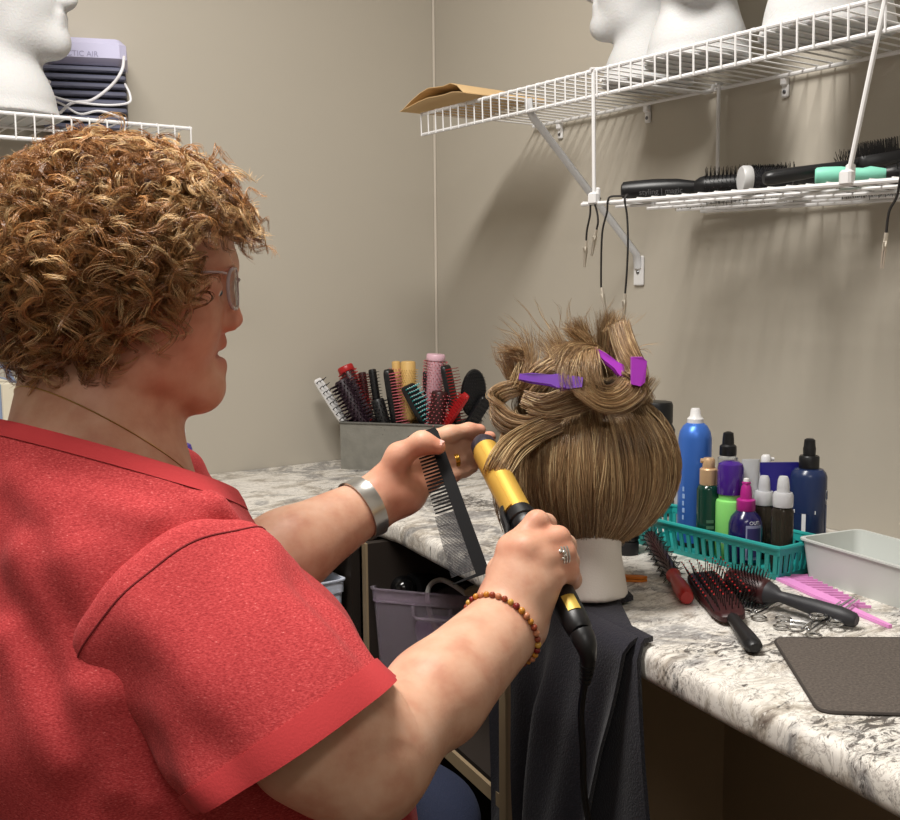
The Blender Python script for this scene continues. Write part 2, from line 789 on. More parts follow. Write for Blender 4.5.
def shelf_unit(P1, P2, depth, label, shelf_z=.478, last=None, skip=False):
    P1 = np.array((*P1, 0.))
    P2 = np.array((*P2, 0.))
    e = (P2 - P1) / np.linalg.norm(P2 - P1)
    n = np.array((-e[1], e[0], 0.))
    R = np.stack([e, n, ZX], 1)
    W = np.linalg.norm(P2 - P1)
    root = thing('shelf_unit', label, 'shelf unit', (P1 + P2) / 2 + n * depth / 2)
    H = .719
    for P in (P1, P2):
        s = MB().box(P + n * (depth / 2 + .004) + ZX * H / 2, (.018, depth, H), R).build('side_panel', last if last and P is P2 else M_dkwood, root, smooth=False)
        if skip and P is P2:
            continue
        MB().box(P + n * .002 + ZX * H / 2, (.0182, .004, H), R).build('edge_band', M_ltwood, s, smooth=False)
    c = (P1 + P2) / 2
    sh_ = MB().box(c + n * (depth / 2 + .006) + ZX * (shelf_z - .011), (W - .02, depth - .02, .02), R).build('shelf', M_dkwood, root, smooth=False)
    MB().box(c + n * .006 + ZX * (shelf_z - .011), (W - .02, .006, .0202), R).build('shelf_edge', M_ltwood, sh_, smooth=False)
    MB().box(c + n * (depth / 2 + .006) + ZX * .05, (W - .02, depth - .02, .02), R).build('bottom_shelf', M_dkwood, root, smooth=False)
    MB().box(c + n * (depth - .002) + ZX * H / 2, (W - .02, .008, H), R).build('back_panel', M_dkwood, root, smooth=False)
    return root, R, n, e


shelf_unit((-.584, -.612), (-.672, -1.118), .40, 'dark open shelf unit with pale wood edges under the right counter', last=M_brown)
shelf_unit((-1.50, -.572), (-.576, -.572), .40, 'dark open shelf unit under the back counter behind the woman', skip=True)

# plain brown end panel under the near worktop
pan = thing('modesty_panel', 'plain brown panel under the near counter right of the charcoal towel', 'panel', (-.30, -1.8, 0))
MB().box((-.30, -1.80, .36), (.018, 1.36, .716)).build('board', M_brown, pan, smooth=False)
MB().box((-.318, -1.80, .70), (.02, 1.36, .035)).build('rail', M_ltwood, pan, smooth=False)


# ------------------------------------------------------------------ wire shelves
def wire_shelf(root, T, u0, u1, w1, z, lip=.043, spacing=.0254, mids=(.15,), rr=.0034):
    """T maps (along, out from the wall, height) to the room"""
    def tb(mb, pts, r, n=8):
        mb.tube([T(*p) for p in pts], r, n)
    zr = z - .0045
    m = MB()
    tb(m, [(u0, .012, zr), (u1, .012, zr)], rr)
    m.build('back_rail', M_white, root)
    m = MB()
    tb(m, [(u0 - .003, w1, zr + .001), (u1, w1, zr + .001)], rr)
    if lip:
        tb(m, [(u0 - .003, w1 - .001, z - lip), (u1, w1 - .001, z - lip)], rr)
    m.build('front_rail', M_white, root)
    m = MB()
    for w in mids:
        tb(m, [(u0, w, zr), (u1, w, zr)], .0028, 6)
    m.build('cross_rail', M_white, root)
    m = MB()
    u = u0
    while u < u1:
        if lip:
            tb(m, [(u, .008, z), (u, w1 - .003, z), (u, w1 + .0035, z - .002), (u, w1 + .004, z - .008), (u, w1 + .003, z - lip - .003)], .0016, 5)
        else:
            tb(m, [(u, .006, z), (u, w1 + .001, z)], .0015, 5)
        u += spacing
    m.build('wire_deck', M_white, root)


TR = lambda u, w, z: (-w, -u, z)         # right-hand wall
DROOP = .018
TL = lambda u, w, z: (-w, -u, z - DROOP * (u - .87))    # the hung shelf droops a little to the right
TB = lambda u, w, z: (-u, -w, z)         # back wall
M_bracket = mat('grey white bracket', (205, 206, 208), rough=0.4)
ZU = 1.514
up = thing('wire_shelf', 'long white wire shelf high on the right wall carrying foam heads', 'wire shelf', (-.15, -1.2, ZU - .05))
wire_shelf(up, TR, .392, 2.3, .30, ZU)
# diagonal brace
m = MB()
m.tube([(-.299, -.722, ZU - .022), (-.297, -.722, ZU - .040), (-.285, -.721, ZU - .055), (-.012, -.704, 1.228), (-.006, -.703, 1.2)], .0095, 10, flat=.55)
br = m.build('brace', M_bracket, up)
m = MB().box((-.003, -.703, 1.195), (.006, .026, .058), bev=.002)
m.build('foot_plate', M_white, br)
MB().lathe([(.004, 0), (.004, .001), (.002, .003)], 10, Matrix.Translation((-.006, -.703, 1.192)) @ Matrix.Rotation(-PI / 2, 4, 'Y')).build('screw', mat('screw', (120, 120, 122), .3, 1.0), br)
for yy in (-.47, -.722, -1.036, -1.35, -1.66):
    m = MB().box((-.006, yy, ZU - .012), (.012, .012, .016), bev=.002)
    m.box((-.003, yy, ZU - .028), (.006, .014, .022), bev=.002)
    w = m.build('wall_clip', M_white, up)
    MB().lathe([(.0035, 0), (.0035, .001), (.0015, .002)], 8, Matrix.Translation((-.006, yy, ZU - .03)) @ Matrix.Rotation(-PI / 2, 4, 'Y')).build('screw', MATS['screw'], w)
# deck brace bar under the shelf at the hanging rods
MB().tube([(-.30, -.905, ZU - .02), (-.05, -.905, ZU - .016), (-.035, -.905, ZU - .012), (-.03, -.905, ZU)], .0032, 6).build('deck_bar', M_white, up)

ZS = 1.303
low = thing('wire_shelf', 'narrow white wire shelf hung below the upper right shelf, holding black brushes', 'wire shelf', (-.15, -1.35, ZS - .01))
wire_shelf(low, TL, .866, 2.3, .30, ZS, lip=0, mids=(.075, .15, .225), spacing=.031)
for (a, b, clip) in (((-.304, -.892, ZU - .004), (-.302, -.894, ZS), 1), ((-.304, -1.408, ZU - .004), (-.302, -1.362, ZS - .009), 1),
                     ((-.018, -.906, ZU), (-.018, -.908, ZS), 0), ((-.018, -1.42, ZU), (-.018, -1.40, ZS - .0095), 0)):
    a, b = np.array(a), np.array(b)
    m = MB().tube([a + (0, 0, .004), a, b], .0033, 8)
    m.tube([a + (-.006, 0, .002), a + (.010, 0, .004)], .003, 6)
    h = m.build('hanging_rod', M_white, low)
    if clip:
        m = MB().box(b + (-.001, 0, .004), (.014, .018, .02), bev=.003)
        m.box(b + (.006, 0, .012), (.008, .012, .02), bev=.002)
        m.build('rod_clip', M_white, h)

ZB = 1.462
lf = thing('wire_shelf', 'short white wire shelf on the back wall above the woman', 'wire shelf', (-1.3, -.15, ZB - .05))
wire_shelf(lf, TB, .752, 2.3, .30, ZB, spacing=.0305)
for xx in (-.9, -1.3, -1.7):
    MB().box((xx, -.004, ZB - .02), (.012, .008, .03), bev=.002).build('wall_clip', M_white, lf)
for xx in (-1.25, -2.1):
    MB().tube([(xx, -.292, ZB - .02), (xx, -.006, ZB - .29)], .0075, 8, flat=.5).build('brace', M_bracket, lf)

# ------------------------------------------------------------------ foam heads


def foam_head_geo():
    f = Field((-.13, -.11, -.005), (.15, .11, .315), .0035)
    f.cone((-.005, 0, .0), (-.005, 0, .02), .084, .074, .0)          # base flare
    f.cone((-.005, 0, .02), (-.010, 0, .07), .066, .050, .04)
    f.cone((-.012, 0, .06), (.0, 0, .15), .048, .055, .03)            # neck
    f.ell((-.008, 0, .218), (.092, .073, .088), None, .03)           # cranium
    f.ell((.036, 0, .165), (.056, .055, .062), None, .03)
    f.cone((.03, .03, .12), (.076, 0, .112), .02, .016, .03)
    f.cone((.03, -.03, .12), (.076, 0, .112), .02, .016, .03)
    f.cone((.080, 0, .114), (.082, 0, .110), .014, .014, .02)        # chin
    f.cone((.08, 0, .205), (.105, 0, .174), .008, .011, .014)        # nose
    f.cone((.099, .007, .169), (.099, -.007, .169), .009, .009, .01)
    f.cone((.091, .014, .148), (.091, -.014, .148), .0065, .0065, .008)
    f.cone((.090, .012, .137), (.090, -.012, .137), .007, .007, .006)
    f.cone((.073, .034, .22), (.085, .01, .217), .009, .009, .014)
    f.cone((.073, -.034, .22), (.085, -.01, .217), .009, .009, .014)
    for s in (1, -1):
        f.ell((.088, s * .029, .2), (.012, .016, .01), None, .014, 'sub')
        f.ell((.071, s * .029, .199), (.012, .013, .009), None, .004)
        f.ell((-.008, s * .074, .19), (.018, .007, .028), None, .008)
    sl, g = f.reg((-1, -1, -1), (1, 1, 1))
    f.v = np.maximum(f.v, (-(g[2]) + 0 * f.v).astype(np.float32))
    return f.mesh(2)


FV, FQ = foam_head_geo()


def foam_head(label, loc, ang, tilt=0, scale=1.0):
    c, s_ = math.cos(ang), math.sin(ang)
    R = np.array([[c, -s_, 0], [s_, c, 0], [0, 0, 1]])
    V = (FV * scale) @ R.T + np.array(loc)
    o = np_mesh('foam_head', V, FQ, M_foam, off=np.array(loc, float))
    tag(o, label, 'foam head')
    return o


aR = math.atan2(RX[1], RX[0])     # heading: to the right of the view
zt = ZU + .0018
p = onz(52, 113, ZB + .002) + AX * .03
foam_head('white foam head facing right on the shelf above the woman', (ony(4, 110, -.21)[0], -.21, ZB + .002), aR + .10, scale=1.15)
p = onx(625, 60, -.15)
foam_head('left foam head on the upper right shelf, turned to face left', (-.115, -.822, zt), aR + PI - .25, scale=.95)
foam_head('middle foam head on the upper right shelf with flared neck', (-.18, -1.0, zt), aR - 2.0, scale=1.0)
foam_head('right foam head on the upper right shelf with wide base', (-.165, -1.232, zt), aR - 1.3, scale=1.12)

# ------------------------------------------------------------------ paper envelope on the end of the upper shelf
M_kraft = mat('kraft paper', (204, 172, 126), rough=0.75, noise=.08, nscale=30)
A = np.array((-.335, -.355, zt + .002))
en = thing('paper_envelope', 'folded brown kraft envelope on the far end of the upper right shelf', 'envelope', (-.25, -.47, zt))
m = MB()
# sheet with a raised folded ridge
us = np.linspace(0, 1, 9)
hs = [.0, .010, .021, .027, .025, .023, .024, .016, .004]
for layer, (dz, y0, y1) in enumerate(((0, -.362, -.585), (.006, -.372, -.575))):
    vs = []
    for t in (0, 1):
        for k, u in enumerate(us):
            y = y0 + (y1 - y0) * u
            for x in (-.335, -.13):
                vs.append((x + (.012 * math.sin(u * 3) if x < -.2 else 0), y - .03 * (x + .33), zt + .001 + hs[k] * (1.0 if x < -.2 else .8) * (.55 if layer == 0 else 1) + dz * (1 if 0 < k < 8 else .2) + t * .0012))
    n = len(us) * 2
    fs = []
    for t in (0, 1):
        for k in range(len(us) - 1):
            q = (t * n + 2 * k, t * n + 2 * k + 1, t * n + 2 * k + 3, t * n + 2 * k + 2)
            fs.append(q if t else q[::-1])
    for k in range(len(us) - 1):
        fs.append((2 * k, 2 * k + 2, n + 2 * k + 2, n + 2 * k))
        fs.append((2 * k + 1, n + 2 * k + 1, n + 2 * k + 3, 2 * k + 3))
    fs.append((0, n, n + 1, 1))
    fs.append((n - 2, n - 1, 2 * n - 1, 2 * n - 2))
    mm = MB().add(vs, fs)
    mm.build('flap' if layer else 'back_sheet', M_kraft, en, angle=25)

# ------------------------------------------------------------------ small air cooler on the left shelf
M_lilac = mat('lilac white plastic', (196, 194, 222), rough=0.4)
M_slate = mat('slate plastic', (98, 100, 120), rough=0.45)
M_slate2 = mat('dark slate', (34, 34, 46), rough=0.5)
cp = D(88, 118, 2.06)
cx, cy = cp[0], cp[1]
ca = aR + .27
Rc = np.array([[math.cos(ca), -math.sin(ca), 0], [math.sin(ca), math.cos(ca), 0], [0, 0, 1]])
zc = ZB + .002
cool = thing('air_cooler', 'small slatted grey desktop air cooler with lilac top on the left shelf', 'air cooler', (cx, cy, zc))
base = np.array((cx, cy, zc))
MB().box(base + Rc @ np.array((0, .005, .066)), (.15, .13, .128), Rc, bev=.012).build('body', M_slate2, cool)
for k in range(8):
    z = .012 + k * .0152
    MB().box(base + Rc @ np.array((0, -.063, z)), (.152, .016, .0098), Rc, bev=.003).build('slat', M_slate, cool)
lid = MB().box(base + Rc @ np.array((0.002, .0, .153)), (.152, .136, .050), Rc, bev=.012).build('top_cover', M_lilac, cool)
Mt = Matrix.Translation(tuple(base + Rc @ np.array((-.01, -.0685, .146)))) @ Matrix.Rotation(ca, 4, 'Z') @ Matrix.Rotation(PI / 2, 4, 'X')
text_part('ARCTIC AIR', .014, mat('grey print', (150, 148, 178), .5), lid, Mt, name='lettering', world=True)
M_cable = mat('white cable', (225, 224, 228), rough=0.4)
g = lambda px, py, d=1.94: D(px, py, d)
cab = MB().tube(bez([g(124, 57, 1.99), g(122, 70, 1.94), g(112, 85), g(92, 100), g(72, 103), g(60, 113, 1.95)], 26), .0028, 7)
cab.tube(bez([g(43, 93), g(70, 101, 1.93), g(105, 105), g(128, 103), g(130, 95, 1.95), g(125, 84, 1.97)], 26), .0022, 6)
cab.tube(bez([g(44, 97), g(62, 104), g(80, 114), g(100, 111), g(126, 119)], 22), .0022, 6)
c_ = cab.build('power_cord', M_cable, cool)
MB().tube([g(45, 86), g(49, 80)], .005, 8).build('plug', M_cable, cool)

# ------------------------------------------------------------------ things far left behind the woman
sp = ony(8, 418, -.12)
st = thing('storage_bag', 'blue grey and cream striped bag on the back counter behind her neck', 'bag', (sp[0] - .02, -.12, .76))
M_cream = mat('cream canvas', (206, 198, 178), rough=0.8)
M_bluegrey = mat('blue grey stripe', (128, 142, 168), rough=0.8)
x0 = sp[0] - .16
stripes = [(.16, 0), (.03, 1), (.035, 0), (.012, 1), (.03, 0), (.012, 1), (.03, 0)]
m = MB()
xx = x0
for w, k in [(.03, 0), (.03, 1), (.03, 0), (.045, 1), (.028, 0), (.01, 1), (.024, 0), (.03, 1)]:
    m.box((xx + w / 2, -.12, .76 + .122), (w, .15, .24), mi=k, bev=.002)
    xx += w
m.build('bag_body', [M_cream, M_bluegrey], st)
for s in (-1, 1):
    m = MB()
    m.tube(bez([(x0 + .06, -.12 + s * .06, 1.0), (x0 + .08, -.12 + s * .06, 1.035), (x0 + .14, -.12 + s * .06, 1.035), (x0 + .16, -.12 + s * .06, 1.0)], 14), .005, 8)
    m.build('handle', M_bluegrey, st)
# ================================================================== BOTTLES
def at(px, x, py=500):
    return onx(px, py, x)


def bottle(name, label, cat, xy, prof, m, n=24, z0=.76, group=None, sx=1.0, sy=1.0):
    root = thing(name, label, cat, (xy[0], xy[1], z0), group)
    MB().lathe(prof, n, sx=sx, sy=sy).build('body', m, root, world=False)
    return root


def add_lathe(root, name, prof, m, n=20, sx=1.0, sy=1.0, off=(0, 0, 0)):
    return MB().lathe(prof, n, Matrix.Translation(off), sx=sx, sy=sy).build(name, m, root, world=False)


def label_patch(root, name, r, a0, a1, z0, z1, m, n=14):
    """curved label on a round bottle, angles are headings in the room"""
    vs, fs = [], []
    for k in range(n):
        a = a0 + (a1 - a0) * k / (n - 1)
        for z in (z0, z1):
            for rr in (r, r + .0004):
                vs.append((rr * math.cos(a), rr * math.sin(a), z))
    for k in range(n - 1):
        o = 4 * k
        fs += [(o + 1, o + 5, o + 7, o + 3), (o, o + 2, o + 6, o + 4), (o + 2, o + 3, o + 7, o + 6), (o, o + 4, o + 5, o + 1)]
    fs += [(0, 1, 3, 2), (4 * n - 4, 4 * n - 2, 4 * n - 1, 4 * n - 3)]
    return MB().add(vs, fs).build(name, m, root, world=False)


def ring_text(root, s, size, r, ang, z, m, rot=0.0):
    """lettering wrapped on a bottle: faces heading `ang`"""
    # local text: x right, y up, z out of the bottle
    x = (-math.sin(ang), math.cos(ang), 0)
    zz = (math.cos(ang), math.sin(ang), 0)
    Mx = Matrix([[x[0], 0, zz[0], zz[0] * (r + .0006)], [x[1], 0, zz[1], zz[1] * (r + .0006)], [0, 1, 0, z], [0, 0, 0, 1]])
    if rot:
        return text_part(s, size, m, root, Mx @ Matrix.Rotation(rot, 4, 'Z'), None)
    return text_part(s, size, m, root, Mx, r)


aC = math.atan2(-AX[1], -AX[0])         # heading that faces the camera
M_wtext = mat('white print', (225, 225, 228), .5)
# --- basket
M_teal = mat('teal plastic', (38, 150, 146), rough=0.4)
bx0, bx1, by0, by1, bz = -.327, -.241, -1.292, -1.018, .76
bh = .047
bas = thing('basket', 'slotted teal plastic basket of hair products on the counter against the right wall', 'basket', ((bx0 + bx1) / 2, (by0 + by1) / 2, bz))
fl = .008
cx_, cy_ = (bx0 + bx1) / 2, (by0 + by1) / 2


def bask(u, v, t):
    """u,v in -1..1 on the outline, t height 0..1, flaring walls"""
    hx = (bx1 - bx0) / 2 + fl * t
    hy = (by1 - by0) / 2 + fl * t
    return np.array((cx_ + u * hx, cy_ + v * hy, bz + bh * t))


MB().box((cx_, cy_, bz + .0025), (bx1 - bx0, by1 - by0, .004), bev=.001).build('floor_plate', M_teal, bas, smooth=False)


def wall_strip(p0, p1, t0, t1, q0, q1, th=.0024, mi=0, mb=None):
    """slanting board between two outline points (u,v) at heights t0..t1"""
    a, b = bask(*p0, t0), bask(*p1, t0)
    c, d = bask(*q1, t1), bask(*q0, t1)
    nrm = np.cross(b - a, d - a)
    nrm /= np.linalg.norm(nrm)
    vs = [a, b, c, d] + [p - nrm * th for p in (a, b, c, d)]
    return mb.add(vs, [(0, 1, 2, 3), (7, 6, 5, 4), (0, 4, 5, 1), (1, 5, 6, 2), (2, 6, 7, 3), (3, 7, 4, 0)])


sides = [((-1, 1), (-1, -1), 19), ((-1, -1), (1, -1), 7), ((1, -1), (1, 1), 19), ((1, 1), (-1, 1), 7)]
m = MB()
for p, q, n in sides:
    p, q = np.array(p, float), np.array(q, float)
    wall_strip(p, q, 0, .17, p, q, mb=m)
    wall_strip(p, q, .76, 1.0, p, q, mb=m)
    for k in range(n + 1):
        s = .45 / n
        f = .012 + k / n * (1 - s - .024)
        wall_strip(p + (q - p) * f, p + (q - p) * (f + s), .15, .8, p + (q - p) * (f - .0), p + (q - p) * (f + s), mb=m)
m.build('slotted_wall', M_teal, bas, smooth=False)
rim = [bask(-1, 1, 1), bask(-1, -1, 1), bask(1, -1, 1), bask(1, 1, 1)]
pts = []
for i in range(4):
    a, b, c = rim[i - 1], rim[i], rim[(i + 1) % 4]
    for t in (0, .5, 1):
        d1 = (a - b) / np.linalg.norm(a - b)
        d2 = (c - b) / np.linalg.norm(c - b)
        pts.append(b + d1 * .008 * (1 - t) ** 2 + d2 * .008 * t * t)
MB().tube(pts, .0034, 8, closed=True).build('rim', M_teal, bas)

zb = .7655
# blue aerosol
M_blue = mat('metallic blue', (66, 116, 206), rough=0.34, metal=.4)
xy = at(694, -.275)
ztop = onx(694, 408, -.275)[2] - zb
r = .0252
b = bottle('hairspray_can', 'tall metallic blue hairspray can with white nozzle in teal basket', 'spray can', xy,
           [(r - .001, .004), (r, .006), (r, ztop - .046), (r - .002, ztop - .036), (r - .007, ztop - .027), (r - .013, ztop - .022)], M_blue, 28, zb)
add_lathe(b, 'base_rim', [(r + .0008, 0), (r + .0012, .002), (r + .0008, .006), (r - .002, .007)], M_black, 28)
add_lathe(b, 'nozzle', [(.0125, ztop - .026), (.0125, ztop - .016), (.0085, ztop - .012), (.0075, ztop - .003), (.006, ztop), (.002, ztop)], M_white, 20)
for k_ in range(5):
    label_patch(b, 'print_mark', r, aC - .98, aC - .98 + .12 + .05 * (k_ % 2), .042 + k_ * .011, .049 + k_ * .011, mat('pale blue print', (150, 180, 225), .4), 4)

# green with gold pump
M_green = mat('dark green glass', (14, 52, 42), rough=0.15, spec=.7)
M_gold = mat('champagne gold', (206, 172, 134), rough=0.35, metal=.35)
xy = at(708, -.302)
hz = onx(708, 485, -.302)[2] - zb
b = bottle('pump_bottle', 'dark green bottle with champagne gold pump in front of the blue can', 'bottle', xy,
           [(.015, 0), (.017, .002), (.017, hz - .006), (.0145, hz), (.011, hz + .002)], M_green, 24, zb)
k = add_lathe(b, 'collar', [(.0125, hz + .001), (.013, hz + .003), (.013, hz + .024), (.011, hz + .026)], M_gold)
m = MB().lathe([(.0088, hz + .025), (.0092, hz + .027), (.0092, hz + .038), (.0075, hz + .041)], 16)
nz = -RX * .012
m.tube([np.array((0, 0, hz + .036)), nz + (0, 0, hz + .037)], .0035, 8)
m.build('pump_head', M_gold, b, world=False)
for i, w in enumerate((.010, .010, .008, .010)):
    label_patch(b, 'print_line', .0171, aC - .35, aC + .35 - .02 * i, .022 + i * .009, .0265 + i * .009, mat('faded gold print', (74, 108, 88), .4), 8)

# clear bottle with black top, behind
M_clear = mat('clear plastic', (220, 224, 228), rough=0.08, trans=0.9, ior=1.2)
xy = at(727, -.260)
hz = onx(727, 455, -.260)[2] - zb
b = bottle('mist_bottle', 'clear bottle with tall black spray top behind the lime bottle', 'bottle', xy,
           [(.013, 0), (.015, .002), (.015, hz - .004), (.010, hz)], M_clear, 20, zb)
add_lathe(b, 'spray_top', [(.0125, hz), (.0128, hz + .002), (.0125, hz + .014), (.009, hz + .017), (.0085, hz + .026), (.0075, hz + .034), (.003, hz + .036)], M_black)
# lime with purple cap
M_lime = mat('lime plastic', (136, 214, 116), rough=0.35, sss=.05)
M_purplecap = mat('clear purple cap', (66, 34, 126), rough=0.12, spec=.7)
xy = at(730, -.296)
hz = onx(730, 492, -.296)[2] - zb
b = bottle('lime_bottle', 'lime green bottle with big purple cap in the teal basket', 'bottle', xy,
           [(.018, 0), (.0205, .003), (.0205, hz - .016), (.0195, hz - .012), (.0165, hz - .010), (.0165, hz)], M_lime, 26, zb)
add_lathe(b, 'cap', [(.0185, hz - .002), (.019, hz), (.019, hz + .036), (.0175, hz + .042), (.012, hz + .0455), (.002, hz + .0465)], M_purplecap, 26)
ring_text(b, 'B', .017, .0205, aC - .62, .030, M_wtext)
# indigo with magenta sprayer
M_indigo = mat('indigo plastic', (28, 22, 76), rough=0.18, spec=.7)
M_mag = mat('magenta plastic', (168, 36, 128), rough=0.35)
xy = at(746, -.297)
hz = onx(746, 510, -.297)[2] - zb
b = bottle('spray_bottle', 'rounded indigo bottle with magenta spray top at the front of the basket', 'bottle', xy,
           [(.019, 0), (.0232, .003), (.0244, .02), (.0240, hz - .020), (.0210, hz - .010), (.015, hz - .003), (.0125, hz)], M_indigo, 28, zb)
add_lathe(b, 'collar', [(.0125, hz - .001), (.0135, hz + .001), (.0135, hz + .015), (.011, hz + .017)], M_mag)
m = MB().lathe([(.0085, hz + .016), (.0085, hz + .024), (.007, hz + .034), (.0045, hz + .039)], 16)
m.box((0, 0, hz + .0395), (.010, .010, .004), bev=.001)
m.build('spray_head', M_mag, b, world=False)
add_lathe(b, 'nozzle_tip', [(.0035, hz + .041), (.0045, hz + .042), (.004, hz + .046), (.001, hz + .047)], M_white, 12)
lb = label_patch(b, 'label', .0246, aC - .25, aC + .75, .008, hz - .018, mat('pale label', (150, 152, 186), .3), 12)
label_patch(lb, 'label_panel', .0251, aC - .17, aC + .67, .012, hz - .022, mat('dark label', (62, 58, 106), .3), 12)
ring_text(b, 'OUT', .0072, .0244, aC + .25, hz - .0145, M_wtext)
# two clear misters
M_frost = mat('frosted white cap', (218, 219, 222), rough=0.3, trans=.25)
M_smoke = mat('smoky plastic', (62, 56, 48), rough=0.1, trans=.55, ior=1.25)
for i, (px, x, py, lbl) in enumerate(((764, -.256, 503, 'rear smoky mist bottle with frosted white cap, beside the magenta sprayer'),
                                      (783, -.299, 505, 'front smoky mist bottle with frosted white cap, next to the navy bottle'))):
    xy = at(px, x)
    hz = onx(px, py, x)[2] - zb
    b = bottle('mist_bottle', lbl, 'bottle', xy, [(.013, 0), (.015, .002), (.015, hz - .008), (.012, hz - .003), (.0095, hz)], M_smoke, 22, zb)
    add_lathe(b, 'collar', [(.0135, hz - .002), (.014, hz), (.014, hz + .014), (.0125, hz + .018)], M_frost)
    add_lathe(b, 'mist_cap', [(.0085, hz + .017), (.0085, hz + .026), (.0075, hz + .036), (.0055, hz + .0405), (.002, hz + .041)], M_frost)
    MB().tube([(0, 0, .01), (0, 0, hz)], .0016, 6).build('dip_tube', M_white, b, world=False)
# navy tall bottle
M_navy = mat('navy plastic', (34, 48, 84), rough=0.25)
zb = .760
xy = at(808, -.195)
hz = onx(808, 468, -.195)[2] - zb
r = .0262
b = bottle('spray_bottle', 'tall navy blue spray bottle with black pump standing between the basket and the wall', 'bottle', xy,
           [(r - .002, 0), (r, .003), (r, hz - .012), (r - .002, hz - .006), (r - .006, hz - .001), (.014, hz)], M_navy, 30, zb)
add_lathe(b, 'collar', [(.0138, hz - .001), (.0145, hz + .001), (.0145, hz + .017), (.013, hz + .019)], M_black)
add_lathe(b, 'pump_head', [(.0088, hz + .018), (.0092, hz + .03), (.0085, hz + .032), (.0078, hz + .042), (.005, hz + .044), (.001, hz + .044)], M_black)
ring_text(b, 'IT', .058, r, aC - .80, .055, M_wtext)
lb = label_patch(b, 'barcode_label', r + .0002, aC + .82, aC + 1.12, hz - .046, hz - .030, mat('label white', (206, 208, 214), .4), 6)
for k in range(5):
    label_patch(lb, 'bar', r + .0007, aC + .85 + k * .052, aC + .875 + k * .052, hz - .044, hz - .032, M_navy, 3)
label_patch(b, 'print_column', r + .0002, aC + .84, aC + 1.06, .012, hz - .052, mat('navy print', (86, 98, 130), .4), 6)
# dark blue tube, upside down, with a broad flat crimp
M_ink = mat('ink blue', (40, 34, 120), rough=0.3)
xy = at(780, -.208)
ht = onx(780, 462, -.208)[2] - zb
tb = thing('squeeze_tube', 'dark blue squeeze tube with broad flat end behind the mist bottles', 'tube', (xy[0], xy[1], zb))
vs, fs = [], []
n = 24
lv = [(0.0, .017, .017), (.02, .0175, .0175), (.03, .021, .021), (.07, .025, .014), (ht - .012, .0315, .003), (ht, .0315, .0018)]
for z, rx, ry in lv:
    for k in range(n):
        a = 2 * PI * k / n
        q = RX * math.cos(a) * rx + AX * math.sin(a) * ry
        vs.append((q[0], q[1], z))
for i in range(len(lv) - 1):
    for k in range(n):
        k2 = (k + 1) % n
        fs.append((i * n + k, i * n + k2, (i + 1) * n + k2, (i + 1) * n + k))
fs += [tuple(range(n))[::-1], tuple((len(lv) - 1) * n + k for k in range(n))]
MB().add(vs, fs).build('tube_body', M_ink, tb, world=False)
add_lathe(tb, 'cap', [(.0178, 0), (.0182, .002), (.0182, .02), (.0176, .022)], M_white)
# white pump bottle and clear tube peeping out behind
xy = at(765, -.190)
ht = onx(765, 470, -.190)[2] - zb
b = bottle('pump_bottle', 'slim white pump bottle peeping out behind the dark blue tube', 'bottle', xy,
           [(.009, 0), (.010, .002), (.010, ht - .006), (.007, ht)], M_white, 18, zb)
m = MB().lathe([(.0045, ht - .002), (.0045, ht + .010), (.0075, ht + .011), (.0075, ht + .021), (.005, ht + .024)], 14)
m.tube([np.array((0, 0, ht + .018)), RX * .012 + (0, 0, ht + .017)], .0028, 8)
m.build('pump_head', M_white, b, world=False)
zb = .7655
xy = at(750, -.262)
ht = onx(750, 459, -.262)[2] - zb
tb = thing('squeeze_tube', 'clear flat ended tube standing behind the magenta sprayer', 'tube', (xy[0], xy[1], zb))
vs, fs = [], []
lv = [(0, .011, .011), (.02, .012, .012), (ht - .01, .0135, .003), (ht, .0135, .002)]
for z, rx, ry in lv:
    for k in range(16):
        a = 2 * PI * k / 16
        q = RX * math.cos(a) * rx + AX * math.sin(a) * ry
        vs.append((q[0], q[1], z))
for i in range(3):
    for k in range(16):
        fs.append((i * 16 + k, i * 16 + (k + 1) % 16, (i + 1) * 16 + (k + 1) % 16, (i + 1) * 16 + k))
fs += [tuple(range(16))[::-1], tuple(48 + k for k in range(16))]
MB().add(vs, fs).build('tube_body', mat('milky plastic', (214, 216, 220), .2, trans=.4, ior=1.2), tb, world=False)

# black can and bottle behind the wig
xy = at(656, -.14)
zt_ = onx(656, 401, -.14)[2] - .76
r = .0315
b = bottle('hairspray_can', 'tall black spray can standing behind the wig against the wall', 'spray can', (-.14, xy[1]),
           [(r - .001, 0), (r, .003), (r, zt_ - .05), (r - .004, zt_ - .042), (r - .008, zt_ - .038)], M_black, 28, .76)
add_lathe(b, 'cap', [(r - .005, zt_ - .040), (r - .004, zt_ - .036), (r - .004, zt_ - .006), (r - .006, zt_ - .001), (r - .012, zt_), (.001, zt_)], M_black, 28)
ring_text(b, 'IG', .028, r, aC + .75, .075, M_wtext, rot=-PI / 2)
xy = at(672, -.215)
zt_ = onx(676, 445, -.215)[2] - .76
b = bottle('slim_bottle', 'slim grey white bottle hidden between the wig and the blue can', 'bottle', (-.20, at(681, -.20)[1]),
           [(.010, 0), (.011, .002), (.011, zt_ - .02), (.008, zt_ - .012), (.0075, zt_), (.002, zt_)], mat('grey white plastic', (178, 180, 186), .4), 18, .76)
add_lathe(b, 'cap_ring', [(.0112, zt_ - .024), (.0116, zt_ - .022), (.0116, zt_ - .019), (.009, zt_ - .018)], M_white, 18)
p = onz(626, 556, .76)
tz = onz(626, 556, .76)
b = bottle('squeeze_tube', 'glossy black tube standing on its cap beside the mannequin neck', 'tube', (p[0] + .012, p[1] + .01),
           [(.0150, .020), (.0178, .024), (.0182, .05), (.0185, .085), (.0165, .115), (.012, .125)], M_black, 24, .76)
